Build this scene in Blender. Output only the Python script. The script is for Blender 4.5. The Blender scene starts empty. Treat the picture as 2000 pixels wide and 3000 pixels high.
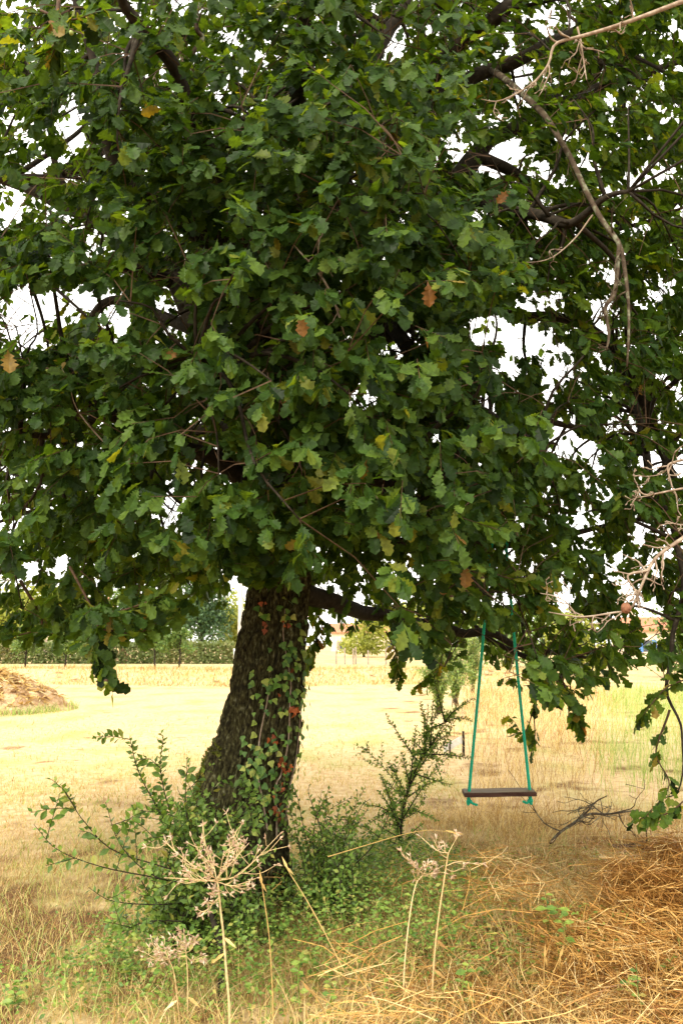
import bpy, math, random
import numpy as np
from mathutils import Matrix, Vector

random.seed(7)
RNG = np.random.default_rng(11)
S = bpy.context.scene
COL = S.collection

# ------------------------------------------------------------------ camera
F = 2421.0                       # focal length in photo pixels (2000 x 3000)
PITCH = math.atan(390.0 / F)
CAM = np.array([0.0, 0.0, 1.6])
cd = bpy.data.cameras.new('camera')
cam = bpy.data.objects.new('camera', cd); COL.objects.link(cam)
cam.location = CAM; cam.rotation_euler = (math.pi / 2 + PITCH, 0, 0)
cd.sensor_fit = 'VERTICAL'; cd.sensor_height = 22.3; cd.sensor_width = 14.87
cd.lens = 22.3 * F / 3000.0; cd.clip_start = 0.05; cd.clip_end = 4000
cd.dof.use_dof = True; cd.dof.focus_distance = 4.6; cd.dof.aperture_fstop = 4.0
S.camera = cam
S.render.resolution_x = 682; S.render.resolution_y = 1024

# ------------------------------------------------------------------ sky, sun, exposure
SUN_EL, SUN_AZ = math.radians(42), math.radians(212)     # bright overcast, light from behind the camera's left
w = bpy.data.worlds.new('World'); S.world = w; w.use_nodes = True
nt = w.node_tree; nt.nodes.clear()
sky = nt.nodes.new('ShaderNodeTexSky'); sky.sky_type = 'NISHITA'; sky.sun_disc = False
sky.sun_elevation = SUN_EL; sky.sun_rotation = SUN_AZ; sky.dust_density = 4.0
tc = nt.nodes.new('ShaderNodeTexCoord')
cl = nt.nodes.new('ShaderNodeTexNoise'); cl.inputs['Scale'].default_value = 2.2; cl.inputs['Detail'].default_value = 5
cr = nt.nodes.new('ShaderNodeValToRGB')
cr.color_ramp.elements[0].position = .3; cr.color_ramp.elements[0].color = (9.6, 9.2, 8.4, 1)
cr.color_ramp.elements[1].position = .7; cr.color_ramp.elements[1].color = (12.2, 11.8, 10.9, 1)
mx = nt.nodes.new('ShaderNodeMix'); mx.data_type = 'RGBA'; mx.inputs[0].default_value = .9
bg = nt.nodes.new('ShaderNodeBackground'); bg.inputs['Strength'].default_value = .1
wo = nt.nodes.new('ShaderNodeOutputWorld')
nt.links.new(tc.outputs['Generated'], cl.inputs['Vector']); nt.links.new(cl.outputs['Fac'], cr.inputs['Fac'])
nt.links.new(sky.outputs['Color'], mx.inputs[6]); nt.links.new(cr.outputs['Color'], mx.inputs[7])
nt.links.new(mx.outputs[2], bg.inputs['Color']); nt.links.new(bg.outputs['Background'], wo.inputs['Surface'])
sl = bpy.data.lights.new('sun', 'SUN'); sl.energy = 1.5; sl.angle = math.radians(14); sl.color = (1, .91, .76)
sun = bpy.data.objects.new('sun', sl); COL.objects.link(sun)
sdir = Vector((math.sin(SUN_AZ) * math.cos(SUN_EL), math.cos(SUN_AZ) * math.cos(SUN_EL), math.sin(SUN_EL)))
sun.rotation_euler = sdir.to_track_quat('Z', 'Y').to_euler(); sun.location = (-3, -6, 12)
S.view_settings.view_transform = 'Standard'; S.view_settings.look = 'None'
S.view_settings.exposure = 1.48; S.view_settings.gamma = 1.0
S.render.engine = 'CYCLES'
S.cycles.max_bounces = 6; S.cycles.diffuse_bounces = 3; S.cycles.transmission_bounces = 4
S.cycles.glossy_bounces = 2

# ------------------------------------------------------------------ helpers
RIGHT = np.array([1., 0, 0]); UP = np.array([0, -math.sin(PITCH), math.cos(PITCH)])
FWD = np.array([0, math.cos(PITCH), math.sin(PITCH)])
def at(px, py, Y):
    d = FWD + (px - 1000) / F * RIGHT - (py - 1500) / F * UP
    return CAM + d * (Y / d[1])
def project(P):
    v = np.asarray(P, float) - CAM
    dep = v @ FWD
    dd = np.where(np.abs(dep) < 1e-3, 1e-3, dep)
    return 1000 + F * (v @ RIGHT) / dd, 1500 - F * (v @ UP) / dd, dep
def hash3(i, j, k, s):
    n = (i * 374761393 + j * 668265263 + k * 2147483647 + s * 1274126177) & 0xffffffff
    n = ((n ^ (n >> 13)) * 1274126177) & 0xffffffff
    n = (n ^ (n >> 16)) & 0xffffffff
    return n / 4294967295.0
def noise3(P, s=0):
    P = np.asarray(P, float); I = np.floor(P).astype(np.int64); f = P - I; f = f * f * (3 - 2 * f)
    r = 0
    for a in (0, 1):
        for b in (0, 1):
            for c in (0, 1):
                wgt = (f[:, 0] if a else 1 - f[:, 0]) * (f[:, 1] if b else 1 - f[:, 1]) * (f[:, 2] if c else 1 - f[:, 2])
                r = r + wgt * hash3(I[:, 0] + a, I[:, 1] + b, I[:, 2] + c, s)
    return r
def fbm(P, o=3, s=0):
    P = np.asarray(P, float); r = 0; a = .5; t = 0
    for i in range(o):
        r = r + a * noise3(P * 2 ** i + i * 17.3, s + i); t += a; a *= .5
    return r / t
def sstep(a, b, x):
    t = np.clip((np.asarray(x, float) - a) / (b - a), 0, 1); return t * t * (3 - 2 * t)
def nrm(v):
    v = np.asarray(v, float); return v / np.maximum(np.linalg.norm(v, axis=-1, keepdims=True), 1e-9)

class Geo:
    def __init__(s): s.V = []; s.T = []; s.A = []; s.n = 0
    def add(s, V, T, tint=0.0):
        V = np.asarray(V, float).reshape(-1, 3); T = np.asarray(T, np.int64).reshape(-1, 3)
        s.V.append(V); s.T.append(T + s.n); s.n += len(V)
        s.A.append(np.full(len(V), tint, float) if np.isscalar(tint) else np.asarray(tint, float))
    def mesh(s, name, mat, smooth=False, off=None):
        V = np.concatenate(s.V); T = np.concatenate(s.T); A = np.concatenate(s.A)
        if off is not None: V = V - np.asarray(off)
        m = bpy.data.meshes.new(name)
        m.vertices.add(len(V)); m.vertices.foreach_set('co', V.astype(np.float32).ravel())
        m.loops.add(T.size); m.loops.foreach_set('vertex_index', T.astype(np.int32).ravel())
        m.polygons.add(len(T)); m.polygons.foreach_set('loop_start', np.arange(0, T.size, 3, dtype=np.int32))
        m.polygons.foreach_set('loop_total', np.full(len(T), 3, np.int32))
        m.polygons.foreach_set('use_smooth', np.full(len(T), bool(smooth)))
        at_ = m.attributes.new('tint', 'FLOAT', 'POINT'); at_.data.foreach_set('value', A.astype(np.float32))
        m.update(calc_edges=True); m.validate()
        m.materials.append(mat)
        return m
    def build(s, name, mat, parent=None, smooth=False, kind=None, origin=None):
        """mesh vertices are world positions; the object's origin is its parent's base (or `origin`)"""
        o = bpy.data.objects.new(name, None) if not s.V else None
        if parent is not None: off = world_loc(parent)
        else: off = np.zeros(3) if origin is None else np.asarray(origin, float)
        o = bpy.data.objects.new(name, s.mesh(name, mat, smooth, off)); COL.objects.link(o)
        if parent is not None: o.parent = parent
        else: o.location = off
        if kind: o['kind'] = kind
        return o
def world_loc(o):
    p = np.zeros(3)
    while o is not None: p = p + np.array(o.location); o = o.parent
    return p
def thing(name, label, cat, loc, group=None):
    o = bpy.data.objects.new(name, None); COL.objects.link(o); o.location = loc; o.empty_display_size = .1
    tag(o, label, cat, group); return o
def tag(o, label, cat, group=None, kind=None):
    o['label'] = label; o['category'] = cat
    if group: o['group'] = group
    if kind: o['kind'] = kind
    return o

def spline(P, n):
    """Catmull-Rom through rows of P (any width), n samples"""
    P = np.asarray(P, float); k = len(P)
    if k == 2:
        t = np.linspace(0, 1, n)[:, None]; return P[0] * (1 - t) + P[1] * t
    E = np.vstack([2 * P[0] - P[1], P, 2 * P[-1] - P[-2]])
    u = np.linspace(0, k - 1 - 1e-9, n); i = u.astype(int); t = (u - i)[:, None]
    a, b, c, d = E[i], E[i + 1], E[i + 2], E[i + 3]
    return .5 * (2 * b + (c - a) * t + (2 * a - 5 * b + 4 * c - d) * t ** 2 + (3 * b - a - 3 * c + d) * t ** 3)
def tube(g, P, R, sides=6, tint=0.0, cap=True):
    P = np.asarray(P, float); n = len(P); R = np.broadcast_to(np.asarray(R, float), (n,))
    T = nrm(np.gradient(P, axis=0))
    ref = np.array([0.31, .95, .1]) if abs(T[0][2]) > .6 else np.array([.05, .1, 1.])
    Nn = np.zeros((n, 3)); v = ref - T[0] * (ref @ T[0]); v /= np.linalg.norm(v)
    for i in range(n):
        v = v - T[i] * (v @ T[i]); v /= max(np.linalg.norm(v), 1e-9); Nn[i] = v
    B = np.cross(T, Nn)
    th = np.arange(sides) * 2 * math.pi / sides
    V = P[:, None] + R[:, None, None] * (np.cos(th)[None, :, None] * Nn[:, None] + np.sin(th)[None, :, None] * B[:, None])
    V = V.reshape(-1, 3)
    i = np.arange(n - 1)[:, None] * sides; j = np.arange(sides)[None]; j2 = (j + 1) % sides
    a, b, c, d = (i + j).ravel(), (i + j2).ravel(), (i + sides + j2).ravel(), (i + sides + j).ravel()
    Tr = [np.stack([a, b, c], 1), np.stack([a, c, d], 1)]
    if cap:
        V = np.vstack([V, P[:1], P[-1:]]); q = np.arange(sides); q2 = (q + 1) % sides
        Tr.append(np.stack([q2, q, np.full(sides, n * sides)], 1))
        Tr.append(np.stack([q + (n - 1) * sides, q2 + (n - 1) * sides, np.full(sides, n * sides + 1)], 1))
    g.add(V, np.concatenate(Tr), tint)
def limb(g, pts, n=24, sides=8, wob=0.0, tint=0.0, seed=0):
    """pts rows: x,y,z,r in the world; returns samples"""
    Q = spline(pts, n)
    if wob:
        t = np.linspace(0, 1, n); L = np.linalg.norm(Q[-1, :3] - Q[0, :3])
        for ax in range(3):
            Q[:, ax] += wob * (noise3(np.stack([t * L * 3 + ax * 9.1, t * 0 + seed, t * 0], 1), 5) - .5) * np.minimum(1, 4 * t) 
    tube(g, Q[:, :3], np.maximum(Q[:, 3], .0008), sides, tint); return Q
def pxpath(rows):
    return [list(at(r[0], r[1], r[2])) + [r[3]] for r in rows]
def thin_tubes(g, A, M, B, r0, r1, sides=3, tint=0.0):
    """many three-point twigs at once"""
    A, M, B = map(np.asarray, (A, M, B)); N = len(A)
    r0 = np.broadcast_to(r0, (N,)); r1 = np.broadcast_to(r1, (N,))
    T = nrm(B - A); ref = np.where(np.abs(T[:, 2:3]) > .8, np.array([[1., 0, 0]]), np.array([[0, 0, 1.]]))
    U = nrm(np.cross(T, ref)); W = np.cross(T, U)
    th = np.arange(sides) * 2 * math.pi / sides
    ring = np.cos(th)[None, :, None] * U[:, None] + np.sin(th)[None, :, None] * W[:, None]
    V = np.stack([A[:, None] + r0[:, None, None] * ring, M[:, None] + (.5 * (r0 + r1))[:, None, None] * ring, B[:, None] + r1[:, None, None] * ring], 1)
    tr = []
    for s in range(2):
        for j in range(sides):
            j2 = (j + 1) % sides; a, b, c, d = s * sides + j, s * sides + j2, (s + 1) * sides + j2, (s + 1) * sides + j
            tr += [[a, b, c], [a, c, d]]
    tr = np.array(tr)
    T2 = tr[None] + (np.arange(N) * 3 * sides)[:, None, None]
    tint = np.repeat(np.broadcast_to(tint, (N,)), 3 * sides)
    g.add(V.reshape(-1, 3), T2.reshape(-1, 3), tint)

def frames(D, N):
    """columns: leaf length direction, side, normal"""
    D = nrm(D); N = N - D * np.sum(D * N, -1, keepdims=True); N = nrm(N); Sd = np.cross(N, D)
    return np.stack([D, Sd, N], -1)
def place(g, tmpl, Fr, sc, pos, tint=0.0):
    V, T = tmpl; N = len(pos)
    W = np.einsum('nij,vj->nvi', Fr * np.asarray(sc).reshape(-1, 1, 1), V) + pos[:, None]
    T2 = T[None] + (np.arange(N) * len(V))[:, None, None]
    g.add(W.reshape(-1, 3), T2.reshape(-1, 3), np.repeat(np.broadcast_to(tint, (N,)), len(V)))
def leaf_template(stations, curl=.0, fold=.25, wave=0.0, seed=0):
    """stations (t, half width left, half width right); leaf lies along +x, unit length"""
    V = []; T = []; r = random.Random(seed); prev = None
    for k, (t, wl, wr) in enumerate(stations):
        z = -curl * t * t
        if wl < 1e-6:
            V.append((t, 0, z)); cur = (len(V) - 1,) * 3
        else:
            a = len(V)
            V += [(t + .0, wl, z + fold * wl + wave * (r.random() - .5)), (t, 0, z), (t, -wr, z + fold * wr + wave * (r.random() - .5))]
            cur = (a, a + 1, a + 2)
        if prev is not None:
            for (p0, p1, c0, c1) in ((prev[0], prev[1], cur[0], cur[1]), (prev[1], prev[2], cur[1], cur[2])):
                if p0 != p1: T.append((p0, p1, c1) if p1 != c1 else None)
                if c0 != c1: T.append((p0, c1, c0))
        prev = cur
    T = [t for t in T if t and len(set(t)) == 3]
    return np.array(V, float), np.array(T)
def oak(seed, detail=2):
    r = random.Random(seed); j = lambda: 1 + .3 * (r.random() - .5)
    if detail == 2:
        st = [(0, .012, .012)]
        for t, wv in ((.19, .05), (.33, .19), (.40, .12), (.52, .27), (.59, .18), (.72, .31), (.79, .21), (.90, .20)):
            st.append((t, wv * j(), wv * j()))
        st.append((1.0, 0, 0))
    elif detail == 1:
        st = [(0, .012, .012), (.32, .19 * j(), .19 * j()), (.42, .13, .13), (.55, .28 * j(), .28 * j()), (.64, .18, .18), (.78, .30 * j(), .3 * j()), (1, 0, 0)]
    else:
        st = [(0, .012, .012), (.25, .13, .13), (.62, .28 * j(), .28 * j()), (1, 0, 0)]
    return leaf_template(st, curl=.05 + .25 * r.random(), fold=-.05 + .35 * r.random(), wave=.06, seed=seed)
OAK2 = [oak(i, 2) for i in range(6)]; OAK1 = [oak(10 + i, 1) for i in range(5)]; OAK0 = [oak(20 + i, 0) for i in range(3)]
OVAL = leaf_template([(0, .015, .015), (.15, .1, .1), (.45, .27, .27), (.75, .2, .2), (1, 0, 0)], curl=.12, fold=.25)
OVAL_LO = leaf_template([(0, 0, 0), (.45, .28, .28), (1, 0, 0)], curl=.1, fold=.2)
IVY = leaf_template([(0, .1, .1), (.06, .42, .42), (.3, .5, .5), (.5, .3, .3), (.75, .18, .18), (1, 0, 0)], curl=.1, fold=-.1)
QUAD = (np.array([(0, 0, 0), (.5, .3, .06), (1, 0, 0), (.5, -.3, .06)], float), np.array([(0, 2, 1), (0, 3, 2)]))
LANCE = leaf_template([(0, .02, .02), (.35, .11, .11), (1, 0, 0)], curl=.2, fold=.2)

def blades(g, root, h, wd, lean, az, tint, segs=3, bend=1.0):
    """tapering curved grass blades"""
    N = len(root); d = np.stack([np.cos(az), np.sin(az), az * 0], 1)
    ph = RNG.uniform(0, math.pi, N); sd = np.stack([np.cos(ph), np.sin(ph), ph * 0], 1)
    rows = []
    for k in range(segs):
        t = k / segs
        c = root + d * (lean * h * (t ** 1.6) * bend)[:, None] + np.array([0, 0, 1.]) * (h * (t - .25 * lean * t * t))[:, None]
        ww = (wd * (1 - .55 * t))[:, None] * sd * .5
        rows += [c - ww, c + ww]
    tip = root + d * (lean * h * bend)[:, None] + np.array([0, 0, 1.]) * (h * (1 - .25 * lean))[:, None]
    V = np.stack(rows + [tip], 1); T = []
    for k in range(segs - 1): T += [(2 * k, 2 * k + 1, 2 * k + 3), (2 * k, 2 * k + 3, 2 * k + 2)]
    T.append((2 * segs - 2, 2 * segs - 1, 2 * segs)); T = np.array(T)
    T2 = T[None] + (np.arange(N) * V.shape[1])[:, None, None]
    g.add(V.reshape(-1, 3), T2.reshape(-1, 3), np.repeat(np.broadcast_to(tint, (N,)), V.shape[1]))

# ------------------------------------------------------------------ materials
def newmat(name):
    m = bpy.data.materials.new(name); m.use_nodes = True; t = m.node_tree; t.nodes.clear()
    out = t.nodes.new('ShaderNodeOutputMaterial'); return m, t, out
def ramp(t, stops, interp='LINEAR'):
    n = t.nodes.new('ShaderNodeValToRGB'); e = n.color_ramp.elements; n.color_ramp.interpolation = interp
    while len(e) < len(stops): e.new(.5)
    for q, (p, c) in zip(e, stops): q.position = p; q.color = (*c, 1)
    return n
def leaf_mat(name, stops, rough=.5, trans=.35, spec=.35, tcol=(1.3, 1.35, .5), patch=0.0, bump=0.0):
    m, t, out = newmat(name)
    a = t.nodes.new('ShaderNodeAttribute'); a.attribute_name = 'tint'
    oi = t.nodes.new('ShaderNodeObjectInfo')
    ad = t.nodes.new('ShaderNodeMath'); ad.operation = 'ADD'; fr = t.nodes.new('ShaderNodeMath'); fr.operation = 'FRACT'
    t.links.new(a.outputs['Fac'], ad.inputs[0]); t.links.new(oi.outputs['Random'], ad.inputs[1]); t.links.new(ad.outputs[0], fr.inputs[0])
    r = ramp(t, stops); t.links.new(fr.outputs[0], r.inputs['Fac'])
    geo = t.nodes.new('ShaderNodeNewGeometry')
    nz = t.nodes.new('ShaderNodeTexNoise'); nz.inputs['Scale'].default_value = 45; nz.inputs['Detail'].default_value = 3
    t.links.new(geo.outputs['Position'], nz.inputs['Vector'])
    mr = t.nodes.new('ShaderNodeMapRange'); mr.inputs[1].default_value = .3; mr.inputs[2].default_value = .7; mr.inputs[3].default_value = .72; mr.inputs[4].default_value = 1.25
    t.links.new(nz.outputs['Fac'], mr.inputs[0])
    mu = t.nodes.new('ShaderNodeMix'); mu.data_type = 'RGBA'; mu.blend_type = 'MULTIPLY'; mu.inputs[0].default_value = 1
    t.links.new(r.outputs['Color'], mu.inputs[6]); t.links.new(mr.outputs[0], mu.inputs[7])
    p = t.nodes.new('ShaderNodeBsdfPrincipled'); p.inputs['Roughness'].default_value = rough; p.inputs['Specular IOR Level'].default_value = spec
    t.links.new(mu.outputs[2], p.inputs['Base Color'])
    if trans > 0:
        tm = t.nodes.new('ShaderNodeMix'); tm.data_type = 'RGBA'; tm.blend_type = 'MULTIPLY'; tm.inputs[0].default_value = 1
        tm.inputs[7].default_value = (*tcol, 1); t.links.new(mu.outputs[2], tm.inputs[6])
        tr = t.nodes.new('ShaderNodeBsdfTranslucent'); t.links.new(tm.outputs[2], tr.inputs['Color'])
        ms = t.nodes.new('ShaderNodeMixShader'); ms.inputs[0].default_value = trans
        t.links.new(p.outputs[0], ms.inputs[1]); t.links.new(tr.outputs[0], ms.inputs[2]); t.links.new(ms.outputs[0], out.inputs[0])
    else: t.links.new(p.outputs[0], out.inputs[0])
    return m
def noise_mat(name, stops, scale=(8, 8, 8), rough=.85, spec=.2, bump=.3, bscale=60, detail=6, dist=.02):
    m, t, out = newmat(name); geo = t.nodes.new('ShaderNodeNewGeometry')
    mp = t.nodes.new('ShaderNodeMapping'); mp.inputs['Scale'].default_value = scale
    t.links.new(geo.outputs['Position'], mp.inputs['Vector'])
    nz = t.nodes.new('ShaderNodeTexNoise'); nz.inputs['Scale'].default_value = 1; nz.inputs['Detail'].default_value = detail
    t.links.new(mp.outputs[0], nz.inputs['Vector'])
    r = ramp(t, stops); t.links.new(nz.outputs['Fac'], r.inputs['Fac'])
    p = t.nodes.new('ShaderNodeBsdfPrincipled'); p.inputs['Roughness'].default_value = rough; p.inputs['Specular IOR Level'].default_value = spec
    t.links.new(r.outputs['Color'], p.inputs['Base Color'])
    if bump:
        n2 = t.nodes.new('ShaderNodeTexNoise'); n2.inputs['Scale'].default_value = bscale; n2.inputs['Detail'].default_value = 4
        t.links.new(geo.outputs['Position'], n2.inputs['Vector'])
        b = t.nodes.new('ShaderNodeBump'); b.inputs['Strength'].default_value = bump; b.inputs['Distance'].default_value = dist
        t.links.new(n2.outputs['Fac'], b.inputs['Height']); t.links.new(b.outputs[0], p.inputs['Normal'])
    t.links.new(p.outputs[0], out.inputs[0]); return m

M = {}
M['oak_leaf'] = leaf_mat('oak_leaf', [(0, (.007, .018, .003)), (.3, (.016, .040, .007)), (.6, (.038, .083, .013)), (.86, (.085, .145, .021)), (.955, (.16, .175, .025)), (.985, (.22, .14, .04)), (1, (.18, .075, .025))], rough=.5, trans=.40, spec=.17, tcol=(3.0, 2.4, .5))
M['young_leaf'] = leaf_mat('young_leaf', [(0, (.13, .18, .03)), (.6, (.17, .2, .03)), (1, (.26, .17, .035))], trans=.4, tcol=(1.4, 1.3, .6))
M['ivy_leaf'] = leaf_mat('ivy_leaf', [(0, (.05, .12, .022)), (.5, (.11, .22, .035)), (.8, (.22, .32, .05)), (1, (.36, .38, .08))], trans=.15, rough=.45)
M['red_ivy'] = leaf_mat('red_ivy', [(0, (.22, .05, .015)), (1, (.42, .11, .025))], trans=.2)
M['shrub_leaf'] = leaf_mat('shrub_leaf', [(0, (.06, .115, .02)), (.5, (.115, .20, .032)), (.9, (.18, .27, .045)), (1, (.30, .27, .06))], trans=.3, tcol=(1.5, 1.4, .5))
M['cover_leaf'] = leaf_mat('cover_leaf', [(0, (.07, .14, .025)), (.5, (.16, .27, .045)), (.85, (.27, .36, .07)), (1, (.42, .33, .10))], trans=.3, tcol=(1.3, 1.3, .5))
M['pale_leaf'] = leaf_mat('pale_leaf', [(0, (.13, .21, .05)), (.6, (.22, .30, .08)), (1, (.34, .36, .12))], trans=.35)
M['straw'] = leaf_mat('straw', [(0, (.27, .14, .045)), (.4, (.50, .33, .11)), (.8, (.68, .51, .21)), (1, (.78, .65, .35))], trans=.25, rough=.6, spec=.2, tcol=(1.1, 1.0, .8))
M['hay'] = leaf_mat('hay', [(0, (.16, .055, .014)), (.35, (.36, .17, .04)), (.75, (.58, .34, .095)), (1, (.80, .62, .30))], trans=.10, rough=.5, spec=.3, tcol=(1.1, 1, .8))
M['mown'] = leaf_mat('mown', [(0, (.34, .19, .075)), (.35, (.54, .38, .16)), (.72, (.64, .50, .24)), (.86, (.44, .42, .13)), (1, (.24, .32, .07))], trans=.25, rough=.7, spec=.15, tcol=(1.1, 1.0, .8))
M['green_grass'] = leaf_mat('green_grass', [(0, (.17, .28, .06)), (.5, (.30, .41, .11)), (.8, (.45, .48, .17)), (1, (.60, .52, .24))], trans=.35, tcol=(1.2, 1.2, .7))
M['dry_stem'] = leaf_mat('dry_stem', [(0, (.50, .34, .15)), (1, (.66, .50, .26))], trans=0, rough=.6)
M['seed'] = leaf_mat('seed', [(0, (.36, .22, .13)), (.5, (.52, .37, .24)), (1, (.66, .53, .38))], trans=.1, rough=.7)
M['bark'] = noise_mat('bark', [(.32, (.011, .009, .005)), (.44, (.030, .026, .011)), (.54, (.062, .056, .022)), (.62, (.10, .096, .038)), (.74, (.22, .22, .14))], (60, 60, 24), .9, .15, .8, 130, dist=.012)
M['limb_bark'] = noise_mat('limb_bark', [(.3, (.016, .013, .009)), (.6, (.036, .028, .019)), (.8, (.08, .075, .055))], (30, 30, 30), .9, .15, .5, 80, dist=.006)
M['twig'] = noise_mat('twig', [(.3, (.045, .026, .014)), (.7, (.11, .065, .035))], (40, 40, 40), .75, .2, 0)
M['dead_wood'] = noise_mat('dead_wood', [(.3, (.20, .14, .095)), (.55, (.34, .26, .19)), (.75, (.48, .42, .33))], (35, 35, 35), .85, .15, .4, 150, dist=.004)
M['lichen_wood'] = noise_mat('lichen_wood', [(.35, (.055, .038, .025)), (.54, (.10, .075, .05)), (.64, (.19, .19, .125)), (.78, (.28, .28, .2))], (22, 22, 22), .9, .15, .5, 90, dist=.006)
M['moss'] = leaf_mat('moss', [(0, (.07, .09, .012)), (.6, (.13, .15, .02)), (1, (.20, .20, .04))], trans=.2)
M['rope'] = noise_mat('rope', [(.3, (.0, .33, .18)), (.7, (.015, .50, .31))], (180, 180, 180), .55, .35, .3, 700, dist=.002)
M['acorn'] = noise_mat('acorn', [(.3, (.16, .24, .04)), (.7, (.30, .34, .07))], (60, 60, 60), .35, .5, 0)
M['gall'] = noise_mat('gall', [(.3, (.17, .07, .04)), (.7, (.33, .16, .09))], (60, 60, 60), .8, .2, .4, 200)

# ------------------------------------------------------------------ ground
def bank_h(x, y):
    e = 34 + .02 * (x + 5) + 1.0 * np.sin(x * .35)
    return .55 * sstep(e, e + 3.2, y) * (1 - sstep(7, 12, x))
def ground_h(x, y):
    x = np.asarray(x, float); y = np.asarray(y, float)
    P = np.stack([x * 1.1, y * 1.1, x * 0], -1).reshape(-1, 3)
    near = 1 - sstep(14, 30, y)
    h = (.07 * (fbm(P, 3, 3) - .5)).reshape(x.shape) * near
    P2 = np.stack([x * 7, y * 7, x * 0], -1).reshape(-1, 3)
    h = h + (.03 * (fbm(P2, 2, 9) - .5)).reshape(x.shape) * (1 - sstep(9, 14, y))
    h = h + .15 * np.exp(-(((x - 1.7) / .95) ** 2 + ((y - 4.75) / .6) ** 2))      # low heap of cut hay
    h = h + .10 * np.exp(-(((x - .2) / .9) ** 2 + ((y - 5.4) / .8) ** 2))          # root plate round the oak
    return h + bank_h(x, y)
gx = np.concatenate([[-1800, -700, -300, -140, -70, -40, -25, -16], np.arange(-11, -5, .5), np.arange(-5, 5, .07), np.arange(5, 11, .5), [11, 14, 18, 25, 40, 70, 140, 300, 700, 1800]])
gy = np.concatenate([[-800, -200, -60, -20, -8, -3, 0, 1.5], np.arange(2.4, 10, .07), np.arange(10, 24, .4), np.arange(24, 52, .8), [54, 60, 70, 90, 130, 200, 400, 900, 2200]])
X, Y = np.meshgrid(gx, gy); Z = ground_h(X, Y)
g = Geo(); nx = len(gx); ny = len(gy)
i = np.arange(ny - 1)[:, None] * nx + np.arange(nx - 1)[None]; i = i.ravel()
g.add(np.stack([X.ravel(), Y.ravel(), Z.ravel()], 1), np.concatenate([np.stack([i, i + 1, i + nx + 1], 1), np.stack([i, i + nx + 1, i + nx], 1)]))
m, t, out = newmat('field_soil'); geo = t.nodes.new('ShaderNodeNewGeometry')
def nz(scale, detail=5, sx=1, sy=1):
    mp = t.nodes.new('ShaderNodeMapping'); mp.inputs['Scale'].default_value = (sx, sy, 1); t.links.new(geo.outputs['Position'], mp.inputs['Vector'])
    n = t.nodes.new('ShaderNodeTexNoise'); n.inputs['Scale'].default_value = scale; n.inputs['Detail'].default_value = detail; t.links.new(mp.outputs[0], n.inputs['Vector']); return n
def mixc(f, a, b):
    n = t.nodes.new('ShaderNodeMix'); n.data_type = 'RGBA'; t.links.new(f, n.inputs[0]); t.links.new(a, n.inputs[6]); t.links.new(b, n.inputs[7]); return n.outputs[2]
straw = ramp(t, [(.28, (.37, .235, .11)), (.48, (.50, .36, .185)), (.68, (.58, .435, .25))]); t.links.new(nz(9, 8).outputs['Fac'], straw.inputs['Fac'])
green = ramp(t, [(.3, (.20, .22, .05)), (.7, (.42, .40, .13))]); t.links.new(nz(14, 6).outputs['Fac'], green.inputs['Fac'])
gm = ramp(t, [(.48, (0, 0, 0)), (.70, (.8, .8, .8))]); t.links.new(nz(.55, 6, 1.6, 1).outputs['Fac'], gm.inputs['Fac'])
c1 = mixc(gm.outputs['Color'], straw.outputs['Color'], green.outputs['Color'])
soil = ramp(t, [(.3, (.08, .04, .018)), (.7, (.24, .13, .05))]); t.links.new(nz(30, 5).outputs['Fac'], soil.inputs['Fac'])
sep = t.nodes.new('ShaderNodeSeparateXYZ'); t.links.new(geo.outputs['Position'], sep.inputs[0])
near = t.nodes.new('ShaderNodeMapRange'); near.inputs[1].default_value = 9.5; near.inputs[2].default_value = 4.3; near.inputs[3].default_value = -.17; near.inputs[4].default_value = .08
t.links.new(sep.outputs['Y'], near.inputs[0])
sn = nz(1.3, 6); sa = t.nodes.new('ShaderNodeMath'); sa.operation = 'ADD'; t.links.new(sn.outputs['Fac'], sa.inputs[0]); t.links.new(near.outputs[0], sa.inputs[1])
hx = t.nodes.new('ShaderNodeMapRange'); hx.inputs[1].default_value = .2; hx.inputs[2].default_value = 1.0; hx.inputs[3].default_value = 0; hx.inputs[4].default_value = .16  # more dark soil under the hay, shade between the straws put into colour
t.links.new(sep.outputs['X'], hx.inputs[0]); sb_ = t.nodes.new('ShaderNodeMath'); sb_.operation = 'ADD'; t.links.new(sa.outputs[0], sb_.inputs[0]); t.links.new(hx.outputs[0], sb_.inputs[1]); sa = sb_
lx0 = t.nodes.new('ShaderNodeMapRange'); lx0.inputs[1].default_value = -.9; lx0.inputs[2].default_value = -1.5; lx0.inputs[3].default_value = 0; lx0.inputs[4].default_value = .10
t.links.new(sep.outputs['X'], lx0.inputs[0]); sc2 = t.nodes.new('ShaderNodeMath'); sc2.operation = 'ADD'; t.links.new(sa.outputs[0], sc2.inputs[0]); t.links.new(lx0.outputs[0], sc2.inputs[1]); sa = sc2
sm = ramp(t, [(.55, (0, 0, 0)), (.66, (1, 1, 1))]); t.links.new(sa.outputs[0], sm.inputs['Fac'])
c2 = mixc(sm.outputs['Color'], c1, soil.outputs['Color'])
p = t.nodes.new('ShaderNodeBsdfPrincipled'); p.inputs['Roughness'].default_value = .95; p.inputs['Specular IOR Level'].default_value = .1
t.links.new(c2, p.inputs['Base Color'])
b = t.nodes.new('ShaderNodeBump'); b.inputs['Strength'].default_value = .6; b.inputs['Distance'].default_value = .025
t.links.new(nz(22, 8).outputs['Fac'], b.inputs['Height']); t.links.new(b.outputs[0], p.inputs['Normal']); t.links.new(p.outputs[0], out.inputs[0])
M['ground'] = m
gr = g.build('ground', m, smooth=True); gr['kind'] = 'structure'; gr['label'] = 'dry mown field of pale yellow stubble with bare earth patches'

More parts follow.
